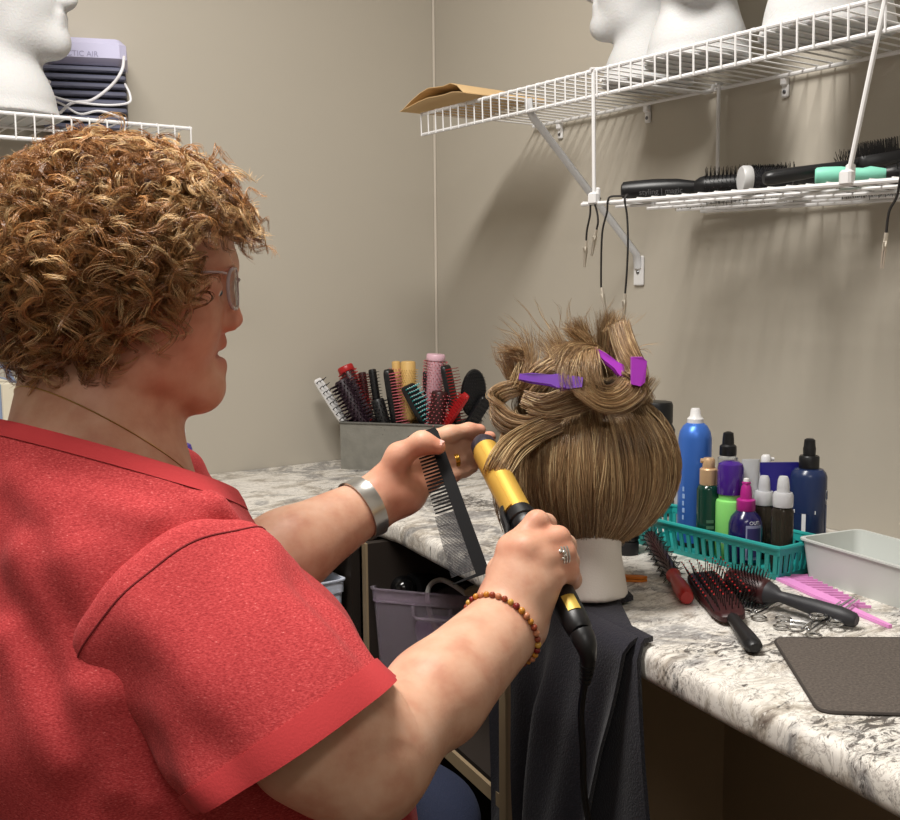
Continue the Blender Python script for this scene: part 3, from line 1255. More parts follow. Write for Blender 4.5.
add_lathe(b, 'cap', [(.0165, 0), (.0175, .002), (.0178, .018), (.017, .0205)], M_blackm, 24)
ring_text(b, 'OS', .016, .0184, aC - .5, .065, M_wtext, rot=PI / 2)

# purple bottle beyond her neck
pp = ony(188, 440, -.15)
b = bottle('shampoo_bottle', 'purple bottle on the back counter just past her throat', 'bottle', (pp[0] - .02, -.15),
           [(.024, 0), (.027, .003), (.027, .085), (.024, .095), (.014, .10)], mat('violet plastic', (76, 58, 150), .35), 24, .76)
add_lathe(b, 'cap', [(.0145, .099), (.015, .101), (.015, .125), (.013, .128)], M_white)

# ------------------------------------------------------------------ clear empty tray
M_tray = mat('frosted plastic', (212, 216, 212), rough=0.35, trans=.15, ior=1.3)
tr = thing('tray', 'empty frosted white plastic tray right of the teal basket', 'tray', (-.235, -1.40, .76))


def open_box(c, ang, L, W, H, flare, th, rimw, m, root, nm='tray_body', rcorn=.012):
    """open-topped tapered box: L along local x, W along y"""
    def outline(l, w, r):
        o = []
        for sx, sy, a0 in ((1, 1, 0), (-1, 1, 90), (-1, -1, 180), (1, -1, 270)):
            for k in range(5):
                a = math.radians(a0 + 22.5 * k)
                o.append((sx * (l - r) + r * math.cos(a), sy * (w - r) + r * math.sin(a)))
        return o
    lv = [(L / 2, W / 2, 0), (L / 2 + flare, W / 2 + flare, H - .003), (L / 2 + flare + rimw, W / 2 + flare + rimw, H - .0025), (L / 2 + flare + rimw, W / 2 + flare + rimw, H),
          (L / 2 + flare - th, W / 2 + flare - th, H), (L / 2 - th, W / 2 - th, th)]
    vs, fs = [], []
    n = 20
    ca, sa = math.cos(ang), math.sin(ang)
    for l, w, z in lv:
        for x, y in outline(l, w, rcorn):
            vs.append((c[0] + ca * x - sa * y, c[1] + sa * x + ca * y, c[2] + z))
    for i in range(len(lv) - 1):
        for k in range(n):
            fs.append((i * n + k, i * n + (k + 1) % n, (i + 1) * n + (k + 1) % n, (i + 1) * n + k))
    fs.append(tuple(range(n))[::-1])
    fs.append(tuple((len(lv) - 1) * n + k for k in range(n)))
    return MB().add(vs, fs).build(nm, m, root, angle=35)


c0 = onz(805, 577, .76)
c1 = onz(900, 609, .76)
e_ = (c1 - c0) / np.linalg.norm(c1 - c0)
nn = np.array((-e_[1], e_[0], 0))
Lb, Wb = .225, .098
cc = c0 + e_ * (Lb / 2) + nn * (Wb / 2) * (1 if nn[0] > 0 else -1)
tr.location = tuple(cc)
open_box(cc, math.atan2(e_[1], e_[0]), Lb, Wb, .056, .006, .002, .003, M_tray, tr)

# ------------------------------------------------------------------ desk mat
M_mat = mat('brown grey felt mat', (88, 80, 74), rough=0.9, noise=.8, nscale=330, bump=.5, bscale=500)
mp = [onz(773, 640, .76)[:2], onz(819, 714, .76)[:2]]
far = mp[1] - mp[0]
q = [mp[0], mp[1], onz(960, 718, .76)[:2], onz(985, 640, .76)[:2]]
pts = []
for i in range(4):
    a, b, c = q[i - 1], q[i], q[(i + 1) % 4]
    d1 = (a - b) / np.linalg.norm(a - b)
    d2 = (c - b) / np.linalg.norm(c - b)
    for t in (0, .25, .5, .75, 1):
        pts.append(tuple(b + d1 * .016 * (1 - t) ** 2 + d2 * .016 * t * t))
mt = thing('desk_mat', 'brown grey speckled mat with rounded corners on the near counter', 'mat', (*np.mean(q, 0), .76))
MB().prism(pts, .7604, .7632).build('mat_top', M_mat, mt, angle=30)
MB().tube([(x, y, .7618) for x, y in pts], .0018, 6, closed=True).build('bound_edge', mat('mat edge', (58, 52, 48), .7), mt)

# ================================================================== BRUSHES
def round_brush(label, a, b, hl, hr, br, blen, Mh, Mb, Mr, rows=14, cols=16, roll=0.0, cap=None, M=None, name='round_brush', cat='hairbrush', group=None, bare=0.0, hprof=None, tipr=None, brr=.0007, balls=None):
    a, b = np.asarray(a, float), np.asarray(b, float)
    L = np.linalg.norm(b - a)
    root = thing(name, label, cat, group=group, M=frame(a, b, (0, 0, 1), roll))
    hp = hprof or [(hr * .55, 0), (hr * .9, .004), (hr, .012), (hr * 1.0, hl * .35), (hr * .8, hl * .7), (hr * .62, hl * .9), (hr * .8, hl)]
    MB().lathe(hp, 18).build('handle', Mh, root, world=False)
    z0, z1 = hl, L
    MB().lathe([(hr * .75, z0 - .001), (br * .95, z0 + .006), (br, z0 + .010), (br, z1 - .004), (br * .9, z1 - .001), (br * .5, z1)], 22).build('barrel', Mb, root, world=False)
    if cap is not None:
        MB().lathe([(br * 1.12, z1 - .012), (br * 1.16, z1 - .010), (br * 1.16, z1 - .001), (br * 1.05, z1 + .002), (br * .2, z1 + .003)], 24).build('end_cap', cap, root, world=False)
    B, T = [], []
    for i in range(cols):
        z = z0 + .012 + (z1 - z0 - (.026 if cap is not None else .02) - bare) * i / (cols - 1)
        for k in range(rows):
            an = 2 * PI * (k + .5 * (i % 2)) / rows
            dv = np.array((math.cos(an), math.sin(an), 0))
            B.append(dv * br * .9 + (0, 0, z))
            T.append(dv * (br + blen * (1 + rng.normal() * .06)) + (rng.normal() * .0006, rng.normal() * .0006, z + rng.normal() * .0006))
    MB().spikes(B, T, brr).build('bristles', Mr, root, world=False)
    if balls is not None:
        mb = MB()
        for t in T:
            mb.ball(t, .0013, 3)
        mb.build('bristle_tips', balls, root, world=False)
    return root


def flat_brush(label, a, b, side, hl, hr, hw, ht, blen, Mh, Mp, Mr, nx=6, nz=12, oval=False, name='vent_brush', group=None, brr=.0008, balls=None, curve=0.0, spread=.2, hprof=None):
    """handle along +Z, flat head of width hw; bristles stand out towards `side` (local +Y)"""
    a, b = np.asarray(a, float), np.asarray(b, float)
    L = np.linalg.norm(b - a)
    root = thing(name, label, 'hairbrush', group=group, M=frame(a, b, side))
    hp = hprof or [(hr * .6, 0), (hr * .92, .004), (hr, .014), (hr * .95, hl * .4), (hr * .75, hl * .8), (hr * .7, hl + .012)]
    MB().lathe(hp, 16, sy=.75).build('handle', Mh, root, world=False)
    z0 = hl
    out = []
    nn_ = 28
    for k in range(nn_):
        an = 2 * PI * k / nn_
        c, s = math.cos(an), math.sin(an)
        if oval:
            x, z = c * hw / 2, s * (L - z0) / 2
        else:
            e = .28
            x = math.copysign(abs(c) ** e, c) * hw / 2
            z = math.copysign(abs(s) ** e, s) * (L - z0) / 2
        w = 1.0
        if z < 0 and not oval:
            w = 1 - .25 * (-z / ((L - z0) / 2)) ** 3
        out.append((x * w, z + (z0 + L) / 2))
    vs, fs = [], []
    yl = [(-ht / 2, .86), (-ht * .3, 1.0), (ht * .25, 1.0), (ht / 2, .9)]
    zc_ = (z0 + L) / 2
    for y, sc in yl:
        for x, z in out:
            vs.append((x * sc, y + curve * (x / (hw / 2)) ** 2 * -.004, (z - zc_) * (1 - (1 - sc) * .4) + zc_))
    for i in range(3):
        for k in range(nn_):
            fs.append((i * nn_ + k, (i + 1) * nn_ + k, (i + 1) * nn_ + (k + 1) % nn_, i * nn_ + (k + 1) % nn_))
    fs += [tuple(range(nn_)), tuple(3 * nn_ + k for k in range(nn_))[::-1]]
    MB().add(vs, fs).build('head', Mp, root, world=False)
    B, T = [], []
    for i in range(nz):
        z = z0 + (L - z0) * (.1 + .82 * i / (nz - 1))
        half = hw / 2 * .82
        if oval:
            half *= math.sqrt(max(0, 1 - ((z - zc_) / ((L - z0) / 2)) ** 2))
        for k in range(nx):
            x = half * (2 * k / (nx - 1) - 1) if nx > 1 else 0
            B.append((x, ht * .4, z))
            T.append((x * (1 + spread), ht / 2 + blen, z + rng.normal() * .0004))
    mb = MB().spikes(B, T, brr)
    mb.build('bristles', Mr, root, world=False)
    if balls is not None:
        mb = MB()
        for t in T:
            mb.ball(t, .0012, 4)
        mb.build('bristle_tips', balls, root, world=False)
    return root


M_redh = mat('red handle', (176, 44, 40), rough=0.35)
M_reds = mat('red plastic', (170, 32, 34), rough=0.35)
M_maroon = mat('maroon plastic', (54, 20, 22), rough=0.4)
M_bris = mat('black bristle', (16, 14, 15), rough=0.5)
M_rbris = mat('red brown bristle', (110, 36, 34), rough=0.5)
M_grey = mat('dark grey rubber', (46, 46, 50), rough=0.5)
M_pinkb = mat('pink bristle', (206, 108, 118), rough=0.5)
M_wood = mat('pale beech', (214, 176, 108), rough=0.5, noise=.1, nscale=40)
M_tealb = mat('teal pad', (60, 170, 170), rough=0.4)
M_pink = mat('candy pink', (232, 150, 214), rough=0.4)
M_pinkgrey = mat('grey pink', (196, 150, 160), rough=0.4)
M_wine = mat('black plum bristle', (40, 22, 34), rough=0.5)

# --- on the counter
zc0 = .76
b_ = onz(650, 536, zc0 + .022)
a_ = onz(687, 598, zc0 + .0105)
round_brush('red handled brush with dark bristles lying left of the teal basket', a_, b_, .088, .0098, .0095, .0085, M_redh, M_maroon, M_bris, 13, 15, roll=.2,
            hprof=[(.0075, 0), (.0092, .002), (.0105, .02), (.0105, .045), (.008, .07), (.0072, .082), (.009, .086), (.0105, .092)])
a_ = onz(755, 648, zc0 + .0095)
b_ = onz(701, 575, zc0 + .013)
flat_brush('black vent brush with red tipped bristles and black handle in the middle of the counter', a_, b_, (-.35, -.25, 1), .10, .0105, .044, .011, .02, M_black, M_maroon, M_bris, 6, 12,
           brr=.0009, balls=M_reds, spread=.45)
b_ = onz(728, 580, zc0 + .026)
a_ = onz(857, 621, zc0 + .011)
round_brush('large round brush with grey handle beside the teal basket', a_, b_, .112, .0112, .0165, .0105, M_grey, M_maroon, M_bris, 18, 20, roll=.1,
            hprof=[(.006, 0), (.0088, .003), (.0112, .02), (.0105, .05), (.0078, .085), (.007, .10), (.0125, .108), (.0145, .116)])
# pink wide-tooth comb
pa, pb = onz(772, 577, zc0), onz(887, 629, zc0)
e_ = (pb - pa) / np.linalg.norm(pb - pa)
nx_ = np.array((-e_[1], e_[0], 0))
if nx_[0] < 0:
    nx_ = -nx_
R = np.stack([e_, nx_, np.cross(e_, nx_)], 1)
L = np.linalg.norm(pb - pa)
cmb = thing('wide_tooth_comb', 'candy pink wide tooth comb lying beside the frosted tray', 'comb', (pa + pb) / 2)
toL = lambda x, y: tuple(pa + e_ * x + nx_ * y)
MB().add([(*toL(0, -.006)[:2], z) for z in ()], []) if False else None
poly = [toL(0, -.004), toL(L * .45, -.006), toL(L, .002), toL(L, .007), toL(L * .5, .012), toL(0, .012)]
MB().prism([(p[0], p[1]) for p in poly], zc0 + .0005, zc0 + .0045).build('spine', M_pink, cmb, angle=30)
for k in range(13):
    x = L * (.02 + .052 * k)
    ln = .034 - .001 * k
    t = MB()
    w = .0019
    q = [toL(x - w, .010), toL(x + w, .010), toL(x + .012 + .0006, .012 + ln), toL(x + .012 - .0006, .012 + ln)]
    t.prism([(p[0], p[1]) for p in q], zc0 + .0008, zc0 + .0042)
    t.build('tooth', M_pink, cmb, smooth=False)
# orange clip
pc = onz(631, 581, zc0)
oc = thing('hair_clip', 'small orange plastic clip beside the mannequin neck', 'hair clip', pc)
d_ = onz(645, 581, zc0) - onz(621, 580, zc0)
d_ /= np.linalg.norm(d_)
s_ = np.array((-d_[1], d_[0], 0))
M_or = mat('orange plastic', (214, 122, 40), rough=0.4)
for k, (z, w) in enumerate(((.0025, .0065), (.0065, .005))):
    pl = [pc + d_ * .022, pc + d_ * .014 + s_ * w, pc - d_ * .018 + s_ * w, pc - d_ * .022 + s_ * w * .5, pc - d_ * .022 - s_ * w * .5, pc - d_ * .018 - s_ * w, pc + d_ * .014 - s_ * w]
    MB().prism([(p[0], p[1]) for p in pl], zc0 + z - .0022, zc0 + z + .0012).build('jaw', M_or, oc, angle=30)

# sectioning clips: bright metal, two prongs and ring grips


def duck_clip(label, px0, px1, z=.0):
    a, b = onz(*px0, zc0 + .004 + z), onz(*px1, zc0 + .004 + z)
    M = frame(a, b, (0, 0, 1))
    L = np.linalg.norm(b - a)
    root = thing('metal_clip', label, 'hair clip', M=M)
    for s in (1, -1):
        mb = MB()
        pr = [(s * .003, s * .0012, 0.016), (s * .0032, s * .0016, .03), (s * .002, s * .001, L)]
        mb.tube(pr, [.0030, .0030, .0016], 6, flat=.6)
        ring = [(s * .0105 + .0085 * math.cos(t), s * .0018, .0075 + .0085 * math.sin(t)) for t in np.linspace(0, 2 * PI, 15)[:-1]]
        mb.tube(ring, .0018, 6, closed=True)
        mb.build('prong', M_chrome, root, world=False)
    MB().lathe([(.0012, -.004), (.0018, -.003), (.0018, .003), (.0012, .004)], 8, Matrix.Translation((0, 0, .02)) @ Matrix.Rotation(PI / 2, 4, 'X')).build('pivot', M_chrome, root, world=False)
    return root


duck_clip('metal sectioning clip with ring grips nearest the vent brush', (748, 616), (790, 596))
duck_clip('metal sectioning clip lying crosswise by the mat edge', (776, 622), (812, 626))
duck_clip('metal sectioning clip under the grey brush handle', (802, 634), (842, 603), z=.002)
duck_clip('metal sectioning clip touching the pink comb', (824, 621), (856, 598), z=.007)

# --- grey box of brushes in the corner
M_galv = mat('weathered grey wood', (128, 126, 118), rough=0.75, noise=.22, nscale=45, bump=.3, bscale=120)
g0 = onz(341, 469, .76)
ge = np.array((.60, -.80, 0.))
gn = np.array((.80, .60, 0.))
GL, GW, GH = .30, .11, .106
gc = g0 + ge * GL / 2 + gn * GW / 2
gr = thing('storage_box', 'weathered grey box in the corner packed with standing hairbrushes', 'box', gc)
Rg = np.stack([ge, gn, ZX], 1)
for c, sz in (((0, -GW / 2 + .004, GH / 2), (GL, .008, GH)), ((0, GW / 2 - .004, GH / 2), (GL, .008, GH)),
              ((-GL / 2 + .004, 0, GH / 2), (.008, GW - .016, GH)), ((GL / 2 - .004, 0, GH / 2), (.008, GW - .016, GH))):
    MB().box(gc + Rg @ np.array(c), sz, Rg).build('side_board', M_galv, gr, smooth=False)
MB().box(gc + ZX * .004, (GL - .016, GW - .016, .006), Rg).build('bottom_board', M_galv, gr, smooth=False)
m = MB()
rp = [gc + Rg @ np.array((sx * GL / 2, sy * GW / 2, GH)) for sx, sy in ((-1, -1), (1, -1), (1, 1), (-1, 1))]
m.tube(rp, .003, 6, closed=True)
m.build('rolled_rim', mat('dark rim', (92, 90, 84), .6), gr)


def gb(px, py, row, L, pxb=None):
    """tip over pixel px,py; row 0..1 across the box depth. returns handle end, tip"""
    v = -GW / 2 + .02 + row * (GW - .04)
    # plane through the box at this row: points gc + ge*u + gn*v
    def hit(px, py):
        r = ray(px, py)
        o = gc + gn * v
        t = np.dot(o - CAM, gn) / np.dot(r, gn)
        return CAM + r * t
    tip = hit(px, py)
    low_ = hit(*(pxb or (px, 420)))
    d = (low_ - tip) / np.linalg.norm(low_ - tip)
    # stop just above the box floor or at the brush length
    zf = .772
    Lmax = (tip[2] - zf) / max(-d[2], .05)
    # and inside the end walls
    u_t = np.dot(tip - gc, ge)
    u_d = np.dot(d, ge)
    for lim in (GL / 2 - .022, -GL / 2 + .022):
        if abs(u_d) > 1e-4:
            tt = (lim - u_t) / u_d
            if tt > .06 and (lim > 0) == (u_d > 0):
                Lmax = min(Lmax, tt)
    Lb_ = min(L, Lmax)
    return tip + d * Lb_, tip, Lb_


GB = 'brushes standing in the grey box'
SIDE_R = RX * 1.0 + ZX * .3 - AX * .4
a, t, L = gb(317, 379, .15, .22, (342, 419))
flat_brush('white vent brush with black teeth leaning out at the left end of the grey box', a, t, RX * .55 + ZX * .3 - AX * .75, L * .45, .008, .022, .008, .018, M_white, M_white, M_bris, 3, 8, group=GB, brr=.0016, spread=.1)
a, t, L = gb(341, 380, .2, .2, (361, 420))
round_brush('fat black plum round brush, second from the left in the grey box', a, t, L * .36, .010, .017, .013, M_black, M_wine, M_wine, 14, 14, group=GB, brr=.0022, balls=mat('plum tip', (74, 54, 66), .4))
a, t, L = gb(345, 367, .75, .22, (360, 400))
round_brush('red round brush with red cap behind the black plum brush', a, t, L * .4, .010, .0165, .006, M_reds, M_maroon, M_reds, 14, 16, group=GB, cap=M_reds, balls=M_reds, brr=.0011)
a, t, L = gb(362, 372, .8, .2, (368, 415))
round_brush('thin round brush with maroon barrel and dark bristles in the grey box', a, t, L * .5, .008, .009, .010, M_black, M_maroon, M_rbris, 14, 16, group=GB, balls=M_rbris)
a, t, L = gb(372, 369, .6, .22, (379, 415))
round_brush('slim black round brush between the maroon and the tall black brush', a, t, L * .4, .008, .009, .006, M_black, M_black, M_bris, 14, 16, group=GB)
a, t, L = gb(388, 369, .35, .22, (396, 420))
flat_brush('tall black brush with pink and red bristles near the middle of the grey box', a, t, SIDE_R, L * .35, .010, .034, .014, .017, M_black, M_black, M_pinkb, 6, 18, group=GB, balls=M_pinkb)
a, t, L = gb(377, 399, .05, .17, (383, 420))
round_brush('short black vent brush low at the front of the grey box', a, t, L * .4, .009, .015, .011, M_black, M_black, M_bris, 10, 10, group=GB, brr=.0016)
a, t, L = gb(396, 361, .85, .23, (399, 415))
round_brush('small beech round brush with pink bristles in the grey box', a, t, L * .4, .009, .010, .009, M_wood, M_wood, M_pinkb, 12, 16, group=GB, bare=.01, balls=M_pinkb, brr=.001)
a, t, L = gb(408, 361, .7, .23, (409, 415))
round_brush('thick beech round brush with pale bristles in the grey box', a, t, L * .4, .010, .017, .006, M_wood, M_wood, mat('straw bristle', (190, 156, 96), .6), 20, 20, group=GB, bare=.012)
a, t, L = gb(407, 385, .25, .2, (427, 421))
flat_brush('black brush with teal pad and white dots leaning left in the grey box', a, t, RX * .75 - AX * .75 + ZX * .3, L * .35, .010, .040, .016, .010, M_black, M_black, M_tealb, 7, 12, group=GB, balls=M_wtext, brr=.0018)
a, t, L = gb(425, 371, .6, .22, (427, 415))
flat_brush('narrow black toothed brush left of the pink round brush', a, t, RX - AX * .3, L * .4, .008, .014, .008, .014, M_black, M_black, M_bris, 3, 12, group=GB, brr=.0012)
a, t, L = gb(436, 355, .7, .24, (432, 415))
round_brush('tall pink and grey thermal round brush with pink cap in the grey box', a, t, L * .4, .010, .0185, .008, M_pinkgrey, M_pinkgrey, M_rbris, 16, 20, group=GB, cap=mat('pale pink cap', (222, 182, 196), .4), balls=M_pinkb)
a, t, L = gb(445, 365, .35, .22, (455, 415))
flat_brush('black brush with red bristles right of the pink round brush', a, t, RX - AX * .5, L * .35, .010, .036, .012, .015, M_black, M_black, M_reds, 6, 18, group=GB, balls=M_rbris)
a, t, L = gb(440, 391, .02, .18, (437, 421))
round_brush('dark red clear topped brush low at the front right of the grey box', a, t, L * .4, .010, .018, .006, M_maroon, M_maroon, M_rbris, 14, 12, group=GB, balls=M_pinkb, brr=.0011)
a, t, L = gb(467, 394, .05, .18, (449, 421))
flat_brush('bright red toothed brush leaning right in the grey box', a, t, -AX * .6 - RX * .5 + ZX * .5, L * .4, .008, .022, .008, .012, M_black, M_reds, M_reds, 5, 14, group=GB, brr=.0013)
a, t, L = gb(475, 369, .5, .22, (472, 415))
flat_brush('black oval paddle brush at the right end of the grey box', a, t, RX * .15 - AX * .9, L * .5, .010, .056, .016, .011, M_black, M_black, M_bris, 9, 13, oval=True, group=GB, name='paddle_brush')
a, t, L = gb(487, 398, .35, .19, (474, 419))
flat_brush('dark vent brush behind the fingertips at the box end', a, t, RX * .5 - AX * .8 + ZX * .2, L * .4, .009, .03, .010, .013, M_black, M_black, M_bris, 5, 10, group=GB)

# --- on the hung shelf
GS = 'black brushes on the hung wire shelf'
zs = ZS + .0018
def S(px, py, x, r):
    y = onx(px, py, x)[1]
    return np.array((x, y, zs + r - DROOP * (-y - .87)))


round_brush('black round brush with thick glossy handle at the left end of the hung shelf', S(622, 186, -.255, .016), S(800, 165, -.10, .024), .125, .0165, .0165, .0135, M_black, M_black, M_bris, 16, 22, group=GS, roll=.2,
            hprof=[(.011, 0), (.0145, .003), (.0155, .012), (.0165, .05), (.0150, .09), (.011, .112), (.010, .118), (.015, .126), (.017, .134)])
hb = [o for o in bpy.data.objects if o.get('label', '').startswith('black round brush with thick')][0]
vd_ = hb.matrix_world.inverted() @ Vector(CAM)
ah = math.atan2(vd_.y, vd_.x) + .25
nv = Vector((math.cos(ah), math.sin(ah), 0))
yv = nv.cross(Vector((0, 0, 1)))
text_part('styling | magic', .0125, mat('faint print', (98, 98, 100), .5), hb, Matrix(((0, yv.x, nv.x, nv.x * .0164), (0, yv.y, nv.y, nv.y * .0164), (1, yv.z, nv.z, .066), (0, 0, 0, 1))), None)
round_brush('black thermal round brush with pale grey end cap facing out on the hung shelf', S(838, 176, -.11, .021), S(742, 177, -.235, .0195), .07, .010, .0175, .004, M_black, mat('perforated barrel', (52, 52, 56), .35, .4), M_bris, 22, 30, group=GS, cap=mat('pale grey cap', (190, 190, 190), .4))
flat_brush('black brush with curved handle over the front edge of the hung shelf', S(763, 187, -.292, .011), S(900, 160, -.15, .040), (0, 0, 1), .125, .0135, .045, .016, .019, M_black, M_black, M_bris, 6, 14, group=GS)
round_brush('mint handled brush with black barrel on the hung shelf', S(815, 175, -.262, .012), S(960, 172, -.16, .014), .09, .0115, .011, .008, mat('mint plastic', (130, 208, 184), .4), M_black, M_bris, 12, 14, group=GS,
            hprof=[(.009, 0), (.0112, .002), (.012, .010), (.0118, .032), (.0095, .048), (.0085, .06), (.0105, .07), (.0075, .085), (.006, .092)])
round_brush('fat black bristled round brush at the right end of the hung shelf', S(975, 165, -.07, .030), S(838, 160, -.085, .030), .05, .011, .019, .018, M_black, M_black, M_bris, 22, 24, group=GS, brr=.0009)
round_brush('dark round brush lying behind the thick handled brush on the hung shelf', S(800, 176, -.035, .016), S(672, 180, -.075, .0165), .06, .010, .011, .012, M_black, M_black, M_bris, 14, 18, group=GS)

# ------------------------------------------------------------------ clip cords hanging from the hung shelf
M_cord = mat('black cord', (30, 27, 26), rough=0.55)


def clip_geo(root, end, dirv):
    M = frame(end, end + dirv, (.3, -.8, .2))
    s = []
    sl = MB().lathe([(.0026, -.004), (.0026, .012), (.002, .014)], 8, M).build('sleeve', M_brass, root)
    for q in (1, -1):
        pl = [(-.0026, .006), (.0026, .006), (.0042, .013), (.0036, .020), (.0009, .040), (-.0009, .040), (-.0036, .020), (-.0042, .013)]
        vs = [M @ Vector((x * (1 if q > 0 else .9), q * y, z)) for y in (.0004, .0022) for x, z in pl]
        n = len(pl)
        mb = MB().add(vs, [tuple(range(n)), tuple(range(n, 2 * n))[::-1]] + [(i, n + i, n + (i + 1) % n, (i + 1) % n) for i in range(n)])
        mb.build('jaw', M_brass, sl, smooth=False)
    MB().tube([M @ Vector(v) for v in ((-.003, 0, .018), (-.0065, 0, .011), (-.0085, 0, .007))], [.0012, .0012, .0009], 6).build('lever', M_brass, sl)


def clip_cord(label, e1, e2, tops, x=-.302):
    P = lambda p, xx=x: onx(p[0], p[1], xx)
    a, b = P(e1[-1]), P(e2[-1])
    t1, t2 = P(tops[0]), P(tops[1])
    root = thing('clip_cord', label, 'clip cord', ((a + b) / 2 + (0, 0, -.04)))
    up_ = lambda p, q: np.array((x + q, p[1], ZS + .004))
    pts = [P(q) for q in e1[::-1]] + [np.array((x - .003, t1[1], ZS - .003)), np.array((x + .003, t1[1] - .001, ZS + .0045))]
    pts += [np.array((x + .014, (t1[1] + t2[1]) / 2, ZS + .0048))]
    pts += [np.array((x + .003, t2[1], ZS + .0045)), np.array((x - .003, t2[1], ZS - .003))] + [P(q) for q in e2]
    MB().tube(bez(pts, 60), .0017, 7).build('cord', M_cord, root)
    for e, pe in ((a, e1), (b, e2)):
        q = P(pe[-2]) if len(pe) > 1 else e + ZX * .01
        dv = e - q
        dv /= np.linalg.norm(dv)
        clip_geo(root, e, dv)


clip_cord('black cord with two metal clips hanging at the left corner of the hung shelf', [(590, 215), (587, 230), (586, 243)], [(597, 212), (598, 222), (596, 232)], [(592, 203), (596, 203)])
clip_cord('black cord looping down with two metal clips just above the wig', [(607, 212), (602, 235), (601, 283), (602, 290)], [(627, 215), (628, 240), (627, 270), (625, 296)], [(609, 202), (626, 201)])
clip_cord('black cord with metal clip hanging at the right of the hung shelf', [(897, 196), (889, 212), (886, 236)], [(915, 196), (918, 212), (918, 240)], [(903, 178), (912, 178)])

# ------------------------------------------------------------------ bins on the shelf under the worktop
M_bin = mat('mauve clear plastic', (226, 214, 226), rough=0.12, trans=.86, ior=1.12)
M_bin2 = mat('milky clear plastic', (222, 228, 242), rough=0.3, trans=.25, ior=1.15)
zs_ = .479


def bin_thing(label, cl, cr, depth, H, m, handle=True):
    cl, cr = np.asarray(cl, float), np.asarray(cr, float)
    e = (cr - cl)
    e[2] = 0
    W = np.linalg.norm(e)
    e /= W
    n = np.array((-e[1], e[0], 0))
    if np.dot(n, AX) < 0:
        n = -n
    c = (cl + cr) / 2 + n * depth / 2
    c[2] = zs_
    root = thing('storage_bin', label, 'bin', c)
    open_box(c, math.atan2(e[1], e[0]), W - .022, depth - .022, H, .008, .0016, .0, m, root, 'bin_body')
    open_box(c + ZX * (H - .022), math.atan2(e[1], e[0]), W - .004, depth - .004, .024, .0005, .003, .002, m, root, 'rim_band')
    if handle:
        hc = (cl + cr) / 2 - n * .004 + e * .0
        hc[2] = zs_ + H - .03
        pts = [hc + e * -.034 + ZX * .008, hc + e * -.034 - ZX * .006, hc + e * -.029 - ZX * .013, hc + e * .029 - ZX * .013, hc + e * .034 - ZX * .006, hc + e * .034 + ZX * .008]
        MB().tube(pts, .0032, 8).build('handle', m, root)
    return root, c, e, n


# purple bin in the right unit: its end faces the room obliquely
bl = onz(370, 590, .612)
blw = D(372, 650, 1.99)
e_dir = np.array((.59, -.81, 0))
cl = np.array((-.588, -.634, zs_))
cr = cl + e_dir * .235
pb_, pc_, pe_, pn_ = bin_thing('translucent mauve bin with clip handle on the shelf under the right counter', cl + pn_shift if False else cl, cr, .30, .162, M_bin)
M_purpc = mat('purple cloth', (138, 122, 158), rough=0.9, noise=.3, nscale=30)
f = Field(pc_ - (.16, .19, .02), pc_ + (.16, .19, .12), .006)
for k in range(30):
    q = pc_ + pe_ * rng.uniform(-.06, .06) + pn_ * rng.uniform(-.09, .09) + ZX * rng.uniform(.024, .085)
    f.ell(q, (rng.uniform(.022, .036), rng.uniform(.022, .034), .017), None, .02)
V, Q = f.mesh(2)
o = np_mesh('folded_cloth', V, Q, M_purpc)
tag(o, 'purple cloth bundled inside the mauve bin', 'cloth')
m = MB()
q = lambda a, b, c: pc_ + pe_ * a + pn_ * b + ZX * c
hd = thing('hair_dryer', 'black hair dryer with shiny round end poking out of the mauve bin', 'hair dryer', q(-.05, -.06, .085))
MB().ball(q(-.070, -.105, .155), (.024, .024, .023), 12).build('rear_cap', mat('glossy black', (12, 12, 13), .12), hd)
MB().tube([q(-.062, -.09, .152), q(-.03, -.0, .146), q(-.02, .05, .14)], [.026, .025, .02], 18).build('barrel', M_black, hd)
MB().tube([q(-.03, -.02, .115), q(-.0, -.0, .085)], [.015, .013], 14).build('handle', M_black, hd)
cbl = thing('power_cable', 'grey white cable coiled inside the mauve bin', 'cable', q(.02, -.1, .06))
MB().tube(bez([q(-.025, -.135, .02), q(.03, -.138, .022), q(.05, -.135, .045), q(.02, -.13, .07), q(-.01, -.125, .11), q(-.02, -.115, .16), q(-.005, -.09, .172), q(.03, -.09, .158), q(.06, -.1, .140)], 40), .0045, 8).build('cable', mat('grey cable', (196, 194, 190), .5), cbl)
fl_ = thing('cardboard_carton', 'small beige carton standing in the mauve bin below the worktop edge', 'carton', q(.055, -.05, .08))
Rf = np.stack([pe_ * .93 + ZX * .37, pn_, np.cross(pe_ * .93 + ZX * .37, pn_)], 1)
MB().box(q(.070, -.085, .145), (.046, .03, .046), Rf, bev=.001).build('carton_body', mat('beige card', (176, 164, 136), .8), fl_, smooth=False)
MB().box(q(.070, -.101, .145) , (.040, .001, .006), Rf).build('flap_seam', mat('beige tape', (156, 142, 112), .8), fl_, smooth=False)

